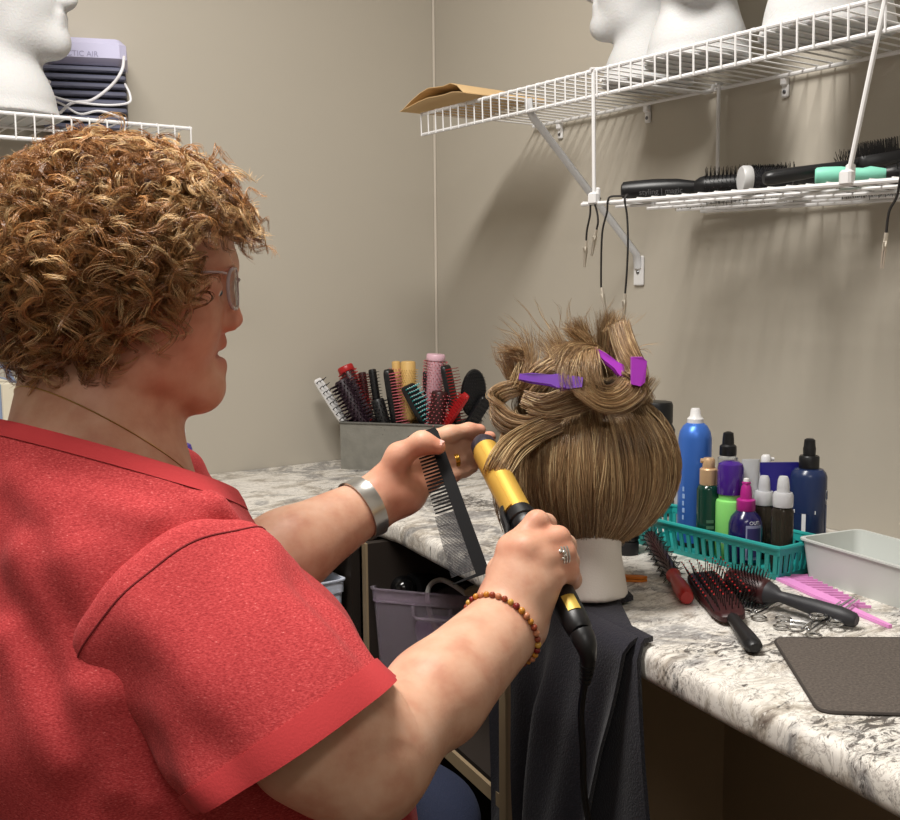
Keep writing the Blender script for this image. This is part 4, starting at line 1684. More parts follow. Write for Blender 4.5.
# milky bin in the left unit
xr = ony(360, 600, -.50)
b2, c2, e2, n2 = bin_thing('milky white translucent bin under the back counter beside her forearm', np.array((-.88, -.566, zs_)), np.array((-.592, -.566, zs_)), .30, .165, M_bin2, handle=False)
o = tag(MB().box(c2 + (.05, -.06, .06), (.10, .08, .07), bev=.015).build('folded_cloth', mat('faded red cloth', (176, 96, 100), .9, noise=.2)), 'faded red cloth inside the milky bin', 'cloth')
o.location.z += .004
m = MB()
mb = MB().tube(bez([c2 + (.02, -.10, .150), c2 + (.06, -.08, .172), c2 + (.10, -.09, .176), c2 + (.115, -.06, .162)], 16), .008, 10)
o = tag(mb.build('cable', M_black), 'thick black cable lying over the rim of the milky bin', 'cable')
# teal thing on the bottom board
o = MB().box((-.60, -.97, .10), (.10, .20, .07), np.array([[.97, .23, 0], [-.23, .97, 0], [0, 0, 1]]).T, bev=.02).build('folded_towel', mat('teal blue towel', (62, 128, 146), .9, noise=.15))
tag(o, 'teal blue folded towel on the bottom board under the right counter', 'towel')
o.location.z = .061
# ================================================================== MANNEQUIN, TOWEL, WIG
mb0 = onz(590, 594, .775)
MBX = np.array((mb0[0], mb0[1], .7755))          # base centre of the canvas head
dM = float(np.dot(MBX - CAM, AX))
M_canvas = mat('off white canvas', (222, 215, 206), rough=0.75, bump=.15, bscale=500)
wz = lambda py: D(588, py, 1.355)[2]
WC = np.array((D(587, 460, 1.355)[0], D(587, 460, 1.355)[1], 0))
f = Field((WC[0] - .16, WC[1] - .16, .77), (WC[0] + .16, WC[1] + .16, 1.06), .004)
hdir = RX * .55 + AX * .83
hl = np.cross(ZX, hdir)
Rh = np.stack([hdir, hl, ZX], 1)
f.cone(MBX + ZX * -.02, MBX + ZX * .07, .052, .036, 0)
f.cone(MBX + ZX * .07, np.array((WC[0], WC[1], .90)), .036, .045, .01)
f.ell((WC[0], WC[1], .925), (.080, .068, .080), Rh, .03)
f.cone(np.array((WC[0], WC[1], .90)) + hdir * .055, np.array((WC[0], WC[1], .875)) + hdir * .075, .03, .022, .03)
f.cone(np.array((WC[0], WC[1], .92)) + hdir * .076, np.array((WC[0], WC[1], .90)) + hdir * .088, .008, .011, .015)
sl, g_ = f.reg((-9, -9, -9), (9, 9, 9))
f.v = np.maximum(f.v, (MBX[2] + .0005 - g_[2]) + 0 * f.v).astype(np.float32)
V, Q = f.mesh(2)
mh = thing('mannequin_head', 'white canvas wig block on the charcoal towel, wearing the blonde wig', 'mannequin head', MBX)
np_mesh('canvas_head', V, Q, M_canvas, mh)

# ------------------------------------------------------------------ towel draped over the worktop edge
M_towel = mat('charcoal terry', (40, 39, 46), rough=1.0, spec=.15, sheen=.12, noise=.4, nscale=420, bump=.7, bscale=380)
xf = lambda y: -.607 + (y + 1.008) * (.066 / .362)


def towel_sheet(name, yl, yr, zbot, off, ph, amp, parent, nu=46, nv=60, th=.006, flare=(0, 0), top_in=.10):
    """yl,yr: end positions along the worktop edge at the edge; flare shifts them at the bottom"""
    vs = []
    for side in (0, 1):
        for i in range(nv):
            v = i / (nv - 1)
            for j in range(nu):
                u = j / (nu - 1)
                vt = v * (top_in + .76 - zbot + .02)
                y = (yl + flare[0] * max(0, vt - top_in) / (.76 - zbot)) * (1 - u) + (yr + flare[1] * max(0, vt - top_in) / (.76 - zbot)) * u
                if vt < top_in:
                    ins = top_in - vt
                    x = xf(y) + ins - .004
                    z = .7635 + .0015 * math.sin(u * 9 + ph) * min(1, ins * 20) + .001
                    nrm = np.array((0, 0, 1.))
                    tap = min(1, ins / .09) if top_in > .05 else 0
                    y = y * (1 - tap) + (-1.195 + (u - .5) * -.11) * tap
                    x0 = x
                else:
                    dn = vt - top_in
                    a = min(1, dn / .02)
                    x = xf(y) - .004 - .013 * math.sin(a * PI / 2)
                    z = .7645 - .013 * (1 - math.cos(a * PI / 2)) - max(0, dn - .02)
                    k = min(1, max(0, dn - .01) / .12)
                    fold = amp * k * (math.sin(u * 11 + ph + 1.2 * math.sin(dn * 6)) + .5 * math.sin(u * 23 + ph * 2 + dn * 9))
                    x -= abs(amp) * k * .9 + fold * .8
                    y += fold * .5 * math.sin(u * PI)
                    nrm = np.array((-1., 0, .0)) if a >= 1 else np.array((-math.sin(a * PI / 2), 0, math.cos(a * PI / 2)))
                p = np.array((x + off, y, z)) if vt >= top_in else np.array((x + off * 0, y, z + abs(off) * .1))
                vs.append(p + nrm * (th if side else 0))
    fs = []
    n = nu * nv
    for i in range(nv - 1):
        for j in range(nu - 1):
            a, b, c, d = i * nu + j, i * nu + j + 1, (i + 1) * nu + j + 1, (i + 1) * nu + j
            fs.append((a + n, b + n, c + n, d + n))
            fs.append((d, c, b, a))
    bd = [(0, j) for j in range(nu)] + [(i, nu - 1) for i in range(1, nv)] + [(nv - 1, j) for j in range(nu - 2, -1, -1)] + [(i, 0) for i in range(nv - 2, 0, -1)]
    for q in range(len(bd)):
        a = bd[q][0] * nu + bd[q][1]
        b = bd[(q + 1) % len(bd)][0] * nu + bd[(q + 1) % len(bd)][1]
        fs.append((a, b, b + n, a + n))
    return MB().add(vs, fs).build(name, M_towel, parent, angle=80)


tw = thing('towel', 'charcoal terry towel hanging over the counter edge under the mannequin head', 'towel', (xf(-1.22), -1.22, .76))
fs_ = towel_sheet('front_fold', -1.095, -1.372, .30, -.004, .6, .013, tw, flare=(.015, .105), top_in=.115)
towel_sheet('rear_fold', -1.12, -1.376, .26, .011, 2.0, .003, tw, flare=(0.0, -.075), top_in=.02, nv=40)
hp_ = []
# stitched hem along the folded edge
for i in range(24):
    dn = .03 + i / 23 * .43
    y = -1.372 + .105 * dn / .46
    hp_.append(np.array((xf(y) - .030 - .004 * math.sin(dn * 8), y + .004, .755 - dn)))

# ------------------------------------------------------------------ wig
M_wig = strand_mat('wig fibre', .36, .6)
C1 = np.array(lin((192, 157, 114))[:3])
C2 = np.array(lin((118, 88, 60))[:3])
C3 = np.array(lin((234, 208, 160))[:3])


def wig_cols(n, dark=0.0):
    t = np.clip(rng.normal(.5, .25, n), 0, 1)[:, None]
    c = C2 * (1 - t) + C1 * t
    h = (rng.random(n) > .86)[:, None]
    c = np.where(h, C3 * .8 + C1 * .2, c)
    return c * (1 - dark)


GEO = []


def add_strands(P, R, C):
    GEO.append(strand_geo(P, R, C))


prof_px = [(392, 36), (402, 58), (415, 73), (430, 83), (446, 89), (462, 91), (478, 90), (493, 85), (507, 77), (520, 66), (530, 55), (537, 43)]
PZ = np.array([wz(p[0]) for p in prof_px])
PR = np.array([p[1] for p in prof_px]) * 1.355 / F * .965
# base shell under the strands
mbw = MB().lathe([(PR[i] - .006, PZ[i]) for i in range(len(PR))][::-1] + [(.02, PZ[0] + .006)], 40, Matrix.Translation((WC[0], WC[1], 0)))
Vb = np.array(mbw.v)
Qb = np.array([q for q in mbw.f if len(q) == 4])
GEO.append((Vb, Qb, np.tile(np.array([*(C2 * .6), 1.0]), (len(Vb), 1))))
N, Mn = 11000, 22
NC = 420
phi0 = rng.uniform(0, 2 * PI, N)
clump = np.floor(phi0 / (2 * PI) * NC).astype(int) % NC
cl_off = rng.normal(0, .0017, NC)
cl_len = rng.normal(0, .02, NC)
tt = np.linspace(0, 1, Mn)
t0 = rng.uniform(0, .25, N)
t1 = np.clip(.97 + cl_len[clump] + rng.normal(0, .03, N), .78, 1.06)
S_ = t0[:, None] + (t1 - t0)[:, None] * tt[None]
idx = np.linspace(0, 1, len(PZ))
RR = np.interp(S_, idx, PR)
ZZ = np.interp(S_, idx, PZ)
ov = np.maximum(S_ - 1, 0)
ZZ -= ov * .12
dr = (rng.uniform(-.006, .0015, N) + cl_off[clump])[:, None]
wav = rng.normal(0, .06, N)[:, None] * S_ ** 2 + .10 * np.sin(3.1 * phi0[:, None] + 2.6 * S_) * S_ ** 1.5 + .03 * np.sin(6 * S_ + rng.uniform(0, 6, NC)[clump][:, None]) * S_
cphi = (clump + .5 + rng.normal(0, .5, NC)[clump]) / NC * 2 * PI
pin = (S_ - .2).clip(0) * .30
PH = phi0[:, None] * (1 - pin) + cphi[:, None] * pin + wav
RR = RR + dr * np.clip(S_ * 3, .3, 1)
P = np.stack([WC[0] + RR * np.cos(PH), WC[1] + RR * np.sin(PH) , ZZ], -1)
ccol = wig_cols(NC)
C = wig_cols(N) * .72 + ccol[clump] * .28
add_strands(P, np.full((N, Mn), .00034) * (1 - .5 * tt[None] ** 4), C)


def lock(pts, n, w0, w1, wm=None, r=.00034, dark=0.0, thick=.45, side=None, Mp=26, trim=.12, frizz=0.0, tip=.25):
    """bundle of strands along a path; w0..wm..w1 half widths"""
    n = int(n * 1.5)
    path = bez(pts, Mp)
    T = np.gradient(path, axis=0)
    T /= np.linalg.norm(T, axis=1, keepdims=True)
    s0 = np.array(side if side is not None else RX, float)
    X = s0[None] - T * (T @ s0)[:, None]
    X /= np.linalg.norm(X, axis=1, keepdims=True) + 1e-9
    Y = np.cross(T, X)
    t = np.linspace(0, 1, Mp)
    wm = (w0 + w1) / 2 if wm is None else wm
    w = np.interp(t, [0, .5, 1], [w0, wm, w1])
    a = np.clip(rng.normal(0, .5, n), -1.1, 1.1)
    b = np.clip(rng.normal(0, .5, n), -1.1, 1.1) * thick
    ta = rng.uniform(0, trim * .4, n)
    tb = 1 - rng.uniform(0, trim, n)
    ss = ta[:, None] + (tb - ta)[:, None] * t[None]
    ii = ss * (Mp - 1)
    def samp(A):
        k = np.clip(ii.astype(int), 0, Mp - 2)
        fr_ = (ii - k)[..., None]
        return A[k] * (1 - fr_) + A[k + 1] * fr_
    pc_, Xc, Yc = samp(path), samp(X), samp(Y)
    wc = np.interp(ss, t, w)[..., None]
    wob = frizz * (t[None] ** 2)[..., None] * rng.normal(0, 1, (n, 1, 3)) + .0008 * np.sin(t[None, :, None] * 9 + rng.uniform(0, 6, (n, 1, 3)))
    Pn = pc_ + Xc * wc * a[:, None, None] + Yc * wc * b[:, None, None] + wob
    add_strands(Pn, np.full((n, Mp), r) * (1 - (1 - tip) * t[None] ** 3), wig_cols(n, dark))


dW = 1.30
g = D
# dark mass on the crown under the clipped sections
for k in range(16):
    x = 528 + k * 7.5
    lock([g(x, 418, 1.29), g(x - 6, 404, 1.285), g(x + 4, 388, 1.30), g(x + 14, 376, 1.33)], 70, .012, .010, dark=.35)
# gathered crown lines running up from the skirt into the clipped sections
for k in range(26):
    x = 515 + k * 5.6
    d0 = 1.255 + abs(x - 588) / 88 * .075
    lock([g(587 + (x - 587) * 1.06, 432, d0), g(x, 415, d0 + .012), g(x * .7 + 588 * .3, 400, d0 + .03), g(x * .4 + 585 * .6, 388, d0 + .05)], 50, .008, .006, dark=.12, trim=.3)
# back crown dome
for k in range(20):
    an = PI * (k / 19) * 1.1 - .15
    q = np.array((WC[0], WC[1], 0)) + (RX * math.cos(an) + AX * math.sin(an)) * .075
    lock([np.array((q[0], q[1], wz(405))), np.array((q[0] * .8 + WC[0] * .2, q[1] * .8 + WC[1] * .2, wz(388))), np.array((WC[0], WC[1], wz(376)))], 60, .014, .008, dark=.2)
# left roll
lock([g(560, 412, 1.275), g(535, 425, 1.262), g(512, 424, 1.265), g(497, 412, 1.275), g(497, 397, 1.28), g(512, 389, 1.275), g(530, 386, 1.28)], 300, .010, .009, .013, side=(0, 0, 1), thick=.5, trim=.06)
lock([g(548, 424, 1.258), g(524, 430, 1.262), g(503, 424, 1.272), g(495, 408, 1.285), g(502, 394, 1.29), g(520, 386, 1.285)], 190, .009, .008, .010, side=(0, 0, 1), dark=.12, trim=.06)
# section rising through the left clip, ends fanned out up-left
lock([g(512, 394, 1.285), g(522, 378, 1.275), g(527, 362, 1.28), g(523, 345, 1.285), g(515, 330, 1.28)], 190, .010, .030, .013, thick=.7, trim=.45, frizz=.004)
lock([g(520, 390, 1.275), g(540, 372, 1.268), g(556, 362, 1.27), g(552, 345, 1.28), g(540, 327, 1.28)], 200, .009, .022, .012, trim=.4, frizz=.004)
lock([g(530, 396, 1.27), g(548, 376, 1.268), g(566, 362, 1.27), g(558, 350, 1.275), g(545, 342, 1.27)], 150, .008, .016, .010, trim=.4, frizz=.004)
lock([g(530, 372, 1.28), g(520, 358, 1.28), g(507, 352, 1.275), g(492, 350, 1.27)], 90, .008, .020, .012, trim=.5, frizz=.004)
lock([g(518, 384, 1.28), g(510, 370, 1.28), g(505, 358, 1.28), g(503, 346, 1.275)], 80, .007, .014, .010, trim=.5, frizz=.004)
# under the left clip: rolled section
lock([g(522, 398, 1.265), g(540, 404, 1.255), g(558, 402, 1.25), g(575, 392, 1.25), g(585, 380, 1.255)], 160, .009, .009, .012, side=(0, 0, 1))
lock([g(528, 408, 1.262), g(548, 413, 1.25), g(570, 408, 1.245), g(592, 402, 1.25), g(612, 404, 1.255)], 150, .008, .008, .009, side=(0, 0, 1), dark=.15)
# spiky ends falling forward in the middle
for dx in (-8, 0, 8, 15):
    lock([g(590 + dx * .3, 352, 1.29), g(584 + dx * .5, 350, 1.26), g(577 + dx, 362, 1.235), g(575 + dx * 1.3, 380, 1.225), g(580 + dx * 1.4, 394 + abs(dx) * .3, 1.225)], 90, .007, .007, .009, trim=.4, frizz=.003, tip=.15)
lock([g(600, 350, 1.29), g(580, 345, 1.27), g(565, 350, 1.25), g(556, 362, 1.24)], 130, .008, .014, .010, trim=.4, frizz=.003)
lock([g(605, 360, 1.27), g(590, 352, 1.26), g(572, 352, 1.25), g(560, 372, 1.235)], 110, .007, .010, .009, trim=.4, frizz=.003)
# upright tufts
lock([g(592, 372, 1.29), g(588, 352, 1.285), g(580, 332, 1.28), g(574, 316, 1.275)], 200, .012, .013, .012, trim=.3, frizz=.002, dark=.05)
lock([g(596, 368, 1.285), g(585, 345, 1.275), g(572, 332, 1.27), g(562, 326, 1.265)], 90, .008, .010, .009, trim=.4, frizz=.003)
lock([g(607, 378, 1.30), g(606, 352, 1.295), g(607, 330, 1.29), g(608, 309, 1.285)], 260, .013, .015, .012, trim=.22, frizz=.002, dark=.22)
lock([g(612, 374, 1.29), g(613, 350, 1.285), g(616, 330, 1.28), g(622, 312, 1.28)], 130, .007, .010, .008, trim=.35, frizz=.003)
# right hand loop: falls from the top, round, and back up to the left
lock([g(620, 322, 1.275), g(624, 338, 1.265), g(630, 355, 1.255), g(637, 372, 1.25), g(634, 390, 1.242), g(618, 402, 1.232), g(600, 402, 1.226), g(585, 392, 1.225), g(575, 382, 1.23)], 420, .010, .010, .013, side=(.4, .3, .85), thick=.4, trim=.08, Mp=36)
lock([g(614, 325, 1.28), g(620, 345, 1.27), g(626, 362, 1.262), g(628, 380, 1.255), g(616, 393, 1.245), g(600, 394, 1.24), g(586, 386, 1.24), g(572, 374, 1.24)], 260, .007, .009, .010, side=(.4, .3, .85), dark=.1, trim=.08, Mp=36)
lock([g(628, 345, 1.28), g(637, 360, 1.27), g(643, 380, 1.265), g(638, 396, 1.26), g(622, 408, 1.25), g(604, 411, 1.245)], 160, .007, .007, .009, side=(.4, .3, .85), dark=.12, Mp=30)
# the section being wound on the iron
lock([g(560, 420, 1.255), g(534, 432, 1.25), g(514, 446, 1.225), g(502, 462, 1.19), g(497, 476, 1.19), g(500, 487, 1.215), g(512, 488, 1.245)], 330, .012, .011, .015, side=RX * .7 - ZX * .7, thick=.3, trim=.05, Mp=34)
lock([g(545, 428, 1.26), g(522, 444, 1.25), g(507, 466, 1.235), g(502, 492, 1.225), g(504, 515, 1.22), g(510, 536, 1.215)], 170, .012, .006, .010, trim=.2, dark=.12)
# loose waves lying over the skirt
for k in range(70):
    a0_ = rng.uniform(PI * .98, PI * 2.25)
    s0 = rng.uniform(.02, .25)
    s1 = rng.uniform(.8, 1.0)
    am = rng.uniform(.03, .12) * rng.choice((-1, 1))
    fq = rng.uniform(.6, 1.2)
    pts = []
    for q in np.linspace(0, 1, 7):
        sq = s0 + (s1 - s0) * q
        rr_ = np.interp(sq, idx, PR) + .0015
        an = a0_ + YAW * -1 + am * math.sin(q * PI * fq)
        pts.append(np.array((WC[0] + rr_ * math.cos(an), WC[1] + rr_ * math.sin(an), np.interp(sq, idx, PZ))))
    lock(pts, 34, .004, .004, .007, thick=.25, trim=.25, side=np.array((-math.sin(a0_), math.cos(a0_), 0)))
# stray fibres
for k in range(34):
    a = rng.uniform(0, 2 * PI)
    px, py = 575 + 55 * math.cos(a), 352 + 22 * math.sin(a)
    d0 = 1.27
    ex, ey = px + 26 * math.cos(a) + rng.normal() * 8, py + 22 * math.sin(a) - 8 + rng.normal() * 8
    if ey < 385:
        lock([g(px, py, d0), g((px + ex) / 2 + rng.normal() * 4, (py + ey) / 2 - 3, d0), g(ex, ey, d0 - .01)], 3, .002, .004, r=.0002, trim=.3, Mp=10)

V = []
Q = []
Cc = []
o_ = 0
for v, q, c in GEO:
    V.append(v)
    Q.append(q + o_)
    Cc.append(c)
    o_ += len(v)
wig = np_mesh('wig', np.concatenate(V), np.concatenate(Q), M_wig, col=np.concatenate(Cc))
tag(wig, 'blonde brown bob wig with its crown pinned up in loose rolls, on the mannequin head', 'wig')

# ------------------------------------------------------------------ wig clips
M_violet = mat('violet clip', (104, 44, 160), rough=0.3)
M_orchid = mat('orchid clip', (184, 66, 206), rough=0.3)


def croc_clip(label, a, b, m, up, wide=.009, tail=None):
    M = frame(a, b, up)
    L = np.linalg.norm(np.asarray(b) - np.asarray(a))
    root = thing('hair_clip', label, 'hair clip', M=M)
    # long jaw, hump and grip
    for s in (1, -1):
        pl = [(-wide * .35, 0), (wide * .35, 0), (wide * .55, L * .2), (wide * .6, L * .5), (wide * .9, L * .62), (wide * .9, L * .78), (wide * .6, L), (-wide * .6, L),
              (-wide * .9, L * .78), (-wide * .9, L * .62), (-wide * .6, L * .5), (-wide * .55, L * .2)]
        Mx = Matrix.Rotation(PI / 2, 4, 'X') @ Matrix.Identity(4)
        mb = MB()
        vs = []
        for th in (0, .0028):
            for x, z in pl:
                bow = .004 * math.sin(min(1, z / (L * .7)) * PI) + (.006 * max(0, (z / L - .7)) / .3)
                vs.append((x, s * (bow + .0008 + th), z))
        n = len(pl)
        fs = [tuple(range(n)), tuple(range(n, 2 * n))[::-1]] + [(i, n + i, n + (i + 1) % n, (i + 1) % n) for i in range(n)]
        if s < 0:
            fs = [q[::-1] for q in fs]
        mb.add(vs, fs)
        mb.build('jaw', m, root, world=False, angle=30)
    MB().box((0, 0, L * .70), (wide * 2.1, .014, wide * 1.0), bev=.002).build('hinge', m, root, world=False)
    return root


croc_clip('violet crocodile clip holding the left roll of the wig', g(519, 377, 1.236), g(582, 384, 1.230), M_violet, -AX + ZX * .3, .0095)
cc_ = croc_clip('orchid pink crocodile clip at the right side of the wig crown', g(594, 350, 1.258), g(636, 382, 1.262), M_orchid, -AX + ZX * .3, .0075)
iM = cc_.matrix_world.inverted()
pd = [g(631, 357, 1.236), g(642, 357, 1.238), g(646.5, 361, 1.24), g(644.5, 382, 1.24), g(640, 386, 1.238), g(631, 384, 1.236)]
fwd = -AX * .008
mb = MB()
vs = [iM @ Vector(p + AX * .004) for p in pd] + [iM @ Vector(p - AX * .004) for p in pd]
n = len(pd)
mb.add(vs, [tuple(range(n)), tuple(range(n, 2 * n))[::-1]] + [(i, n + i, n + (i + 1) % n, (i + 1) % n) for i in range(n)])
mb.build('grip_paddle', M_orchid, cc_, world=False, angle=30)

# ================================================================== CURLING IRON
IT, IE = D(481, 441, 1.255), D(581, 632, .992)
IL = np.linalg.norm(IE - IT)
u_ = (IE - IT) / IL
iron = thing('curling_iron', 'curling iron with gold barrel and black handle held in her right hand', 'curling iron', M=frame(IE, IT, -RX + ZX * .2))
M_barrel = mat('gold barrel', (226, 182, 84), rough=0.38, metal=.5)
Lb = IL
zc1 = IL * .555                # where the collar ends and the barrel starts
MB().lathe([(.0150, zc1), (.0150, IL - .018)], 28).build('barrel', M_barrel, iron, world=False)
MB().lathe([(.0152, IL - .019), (.0155, IL - .017), (.0150, IL - .008), (.011, IL - .001), (.004, IL + .001)], 26).build('tip_cap', mat('smoky tip', (48, 44, 54), .3), iron, world=False)
m = MB().lathe([(.0135, zc1 - .030), (.0165, zc1 - .026), (.0165, zc1 - .018), (.0150, zc1 - .017), (.0150, zc1 - .014), (.0172, zc1 - .013), (.0172, zc1 - .004), (.0155, zc1 - .003), (.0155, zc1 + .003)], 28)
m.build('collar', M_black, iron, world=False)
MB().lathe([(.0095, .0), (.0125, .004), (.0135, .02), (.0140, .05), (.0135, zc1 - .05), (.0130, zc1 - .03)], 24).build('handle', M_black, iron, world=False)
# clamp: a curved strip along the barrel, +Y side
vs, fs = [], []
nk = 9
zz = np.linspace(zc1 + .004, IL - .026, 12)
for side in (0, 1):
    for z in zz:
        for k in range(nk):
            a = (k / (nk - 1) - .5) * 1.7 + PI / 2
            rr = .0158 + .0012 * side
            vs.append((rr * math.cos(a), rr * math.sin(a), z))
n = len(zz) * nk
for i in range(len(zz) - 1):
    for k in range(nk - 1):
        a, b, c, d = i * nk + k, i * nk + k + 1, (i + 1) * nk + k + 1, (i + 1) * nk + k
        fs += [(a, b, c, d), (d + n, c + n, b + n, a + n)]
bd = [k for k in range(nk)] + [i * nk + nk - 1 for i in range(1, len(zz))] + [(len(zz) - 1) * nk + k for k in range(nk - 2, -1, -1)] + [i * nk for i in range(len(zz) - 2, 0, -1)]
for i in range(len(bd)):
    a, b = bd[i], bd[(i + 1) % len(bd)]
    fs.append((b, a, a + n, b + n))
clamp = MB().add(vs, fs).build('clamp', M_barrel, iron, world=False)
MB().tube([(0, .0165, zc1 + .012), (.0, .021, zc1 - .004), (0, .0225, zc1 - .022), (0, .026, zc1 - .034)], [.003, .0032, .0034, .0022], 8, flat=1.6).build('lever', M_black, clamp, world=False)
MB().tube([(.008, .014, zc1 + .012), (.0085, .018, zc1 + .002), (.007, .0195, zc1 - .012)], .0012, 6).build('spring_arm', M_chrome, clamp, world=False)
# rating label, round the lower handle
vs, fs = [], []
vdir = (iron.matrix_world.inverted().to_3x3() @ Vector(CAM - IE))
a0 = math.atan2(vdir.y, vdir.x)
nk = 8
for k in range(nk):
    a = a0 - .1 + k / (nk - 1) * .95
    for z in (.018, .038):
        for r_ in (.0137, .0143):
            vs.append((r_ * math.cos(a), r_ * math.sin(a), z))
for k in range(nk - 1):
    o = 4 * k
    fs += [(o + 1, o + 5, o + 7, o + 3), (o, o + 2, o + 6, o + 4), (o + 2, o + 3, o + 7, o + 6), (o, o + 4, o + 5, o + 1)]
fs += [(0, 1, 3, 2), (4 * nk - 4, 4 * nk - 2, 4 * nk - 1, 4 * nk - 3)]
MB().add(vs, fs).build('rating_label', mat('gold label', (196, 166, 76), .4, .3), iron, world=False)
# swivel end and cord
i2 = iron.matrix_world.inverted()
ends = [D(581, 632, .992), D(586, 645, .985), D(588, 656, .985), D(587, 668, .99), D(585, 682, 1.0)]
mb = MB().tube([i2 @ Vector(p) for p in bez(ends, 14)], [.011, .0115, .0112, .0105, .0098, .009, .0085, .008, .0074, .0068, .0062, .0056, .0052, .005], 14)
for k in range(5):
    p = bez(ends, 40)[26 + k * 3]
    q = bez(ends, 40)[27 + k * 3]
    mb.tube([i2 @ Vector(p), i2 @ Vector(q)], .0078 - k * .0005, 12)
mb.build('strain_relief', M_black, iron, world=False)
cordp = [D(585, 680, 1.0), D(581, 712, 1.03), D(583, 750, 1.06), D(584, 790, 1.09), D(590, 830, 1.12), D(600, 900, 1.2), D(590, 1010, 1.25)]
MB().tube([i2 @ Vector(p) for p in bez(cordp, 44)], .0036, 8).build('cord', M_black, iron, world=False)

# ================================================================== COMB IN HER LEFT HAND
c0, c1 = D(434, 428, 1.212), D(487, 573, 1.150)
cu_ = (c1 - c0) / np.linalg.norm(c1 - c0)
tl = D(409, 438, 1.208) - c0
tl = tl - cu_ * np.dot(tl, cu_)
tl /= np.linalg.norm(tl)
cw = np.cross(cu_, tl)
CL = np.linalg.norm(c1 - c0)
cmb = thing('styling_comb', 'black styling comb held between her left thumb and fingers', 'comb', c1)
M_comb = mat('black comb', (18, 18, 20), rough=0.55, spec=.2)


def cprism(pl, h0, h1, mb=None):
    mb = mb or MB()
    vs = [c0 + cu_ * x + tl * y + cw * h for h in (h0, h1) for x, y in pl]
    n = len(pl)
    return mb.add(vs, [tuple(range(n))[::-1], tuple(range(n, 2 * n))] + [(i, (i + 1) % n, n + (i + 1) % n, n + i) for i in range(n)])


cprism([(0, -.001), (.006, -.003), (CL - .006, -.003), (CL, 0), (CL, .012), (0, .010)], -.0018, .0018).build('spine', M_comb, cmb, angle=30)
wide = .040
cprism([(0, .009), (.004, .009), (.0035, wide * .80), (.0, wide * .80)], -.0015, .0015).build('end_tooth', M_comb, cmb, angle=30)
cprism([(CL - .0032, .011), (CL, .011), (CL, wide * .99), (CL - .001, wide * .99)], -.0015, .0015).build('end_tooth', M_comb, cmb, angle=30)
x = .009
coarse = CL * .56
while x < coarse:
    wl_ = wide * (.66 + .25 * x / CL)
    cprism([(x - .0012, .009), (x + .0012, .009), (x + .0005, wl_), (x - .0005, wl_)], -.0014, .0014).build('coarse_tooth', M_comb, cmb, smooth=False)
    x += .0042
mb = MB()
while x < CL - .008:
    wl_ = wide * (.66 + .32 * x / CL)
    cprism([(x - .00045, .010), (x + .00045, .010), (x + .00022, wl_), (x - .00022, wl_)], -.001, .001, mb)
    x += .00155
o = mb.build('fine_teeth', mat('smoky fine teeth', (58, 58, 62), .5), cmb, smooth=False)
# ================================================================== THE WOMAN
person_at = D(230, 1000, .97)
woman = thing('person', 'seated woman with curly auburn hair and a red t-shirt, curling the wig', 'person', (person_at[0], person_at[1], 0))


def skin_mat():
    m = mat('skin', (222, 166, 142), rough=0.48, spec=.35, sss=.12)
    nt = m.node_tree
    L = nt.links.new
    b = nt.nodes['Principled BSDF']
    at_ = nt.nodes.new('ShaderNodeAttribute')
    at_.attribute_name = 'Col'
    tc = nt.nodes.new('ShaderNodeTexCoord')
    n = nt.nodes.new('ShaderNodeTexNoise')
    n.inputs['Scale'].default_value = 38
    n.inputs['Detail'].default_value = 5
    L(tc.outputs['Object'], n.inputs['Vector'])
    r = ramp(nt, [(.3, (196, 142, 117)), (.5, (207, 160, 134)), (.72, (214, 172, 147))])
    L(n.outputs['Fac'], r.inputs['Fac'])
    n2 = nt.nodes.new('ShaderNodeTexVoronoi')
    n2.inputs['Scale'].default_value = 90
    n2.inputs['Randomness'].default_value = 1.0
    L(n.outputs['Color'], n2.inputs['Vector'])
    r2 = ramp(nt, [(.10, (205, 165, 145)), (.22, (255, 255, 255))])
    L(n2.outputs['Distance'], r2.inputs['Fac'])
    m1 = nt.nodes.new('ShaderNodeMix')
    m1.data_type = 'RGBA'
    m1.blend_type = 'MULTIPLY'
    m1.inputs['Factor'].default_value = .22
    L(r.outputs['Color'], m1.inputs['A'])
    L(r2.outputs['Color'], m1.inputs['B'])
    m2 = nt.nodes.new('ShaderNodeMix')
    m2.data_type = 'RGBA'
    m2.blend_type = 'MULTIPLY'
    m2.inputs['Factor'].default_value = 1
    L(m1.outputs['Result'], m2.inputs['A'])
    L(at_.outputs['Color'], m2.inputs['B'])
    L(m2.outputs['Result'], b.inputs['Base Color'])
    n3 = nt.nodes.new('ShaderNodeTexNoise')
    n3.inputs['Scale'].default_value = 260
    n3.inputs['Detail'].default_value = 4
    L(tc.outputs['Object'], n3.inputs['Vector'])
    bp = nt.nodes.new('ShaderNodeBump')
    bp.inputs['Strength'].default_value = .18
    bp.inputs['Distance'].default_value = .001
    L(n3.outputs['Fac'], bp.inputs['Height'])
    L(bp.outputs['Normal'], b.inputs['Normal'])
    return m


M_skin = skin_mat()
# ---- head frame
H0 = D(128, 258, 1.0)
th = math.radians(13)
fx = RX * math.cos(th) + AX * math.sin(th)
fy = -RX * math.sin(th) + AX * math.cos(th)      # her left
RH = np.stack([fx, fy, ZX], 1)
hd_ = lambda x, y, z: H0 + fx * x + fy * y + ZX * z


def S(px, py, y=0.0):
    """point of the head's middle plane (shifted y to her left) seen at a pixel"""
    r = ray(px, py)
    return CAM + r * (np.dot(H0 + fy * y - CAM, fy) / np.dot(r, fy))


def Sl(px, py):
    p = S(px, py) - H0
    return np.dot(p, fx), p[2]


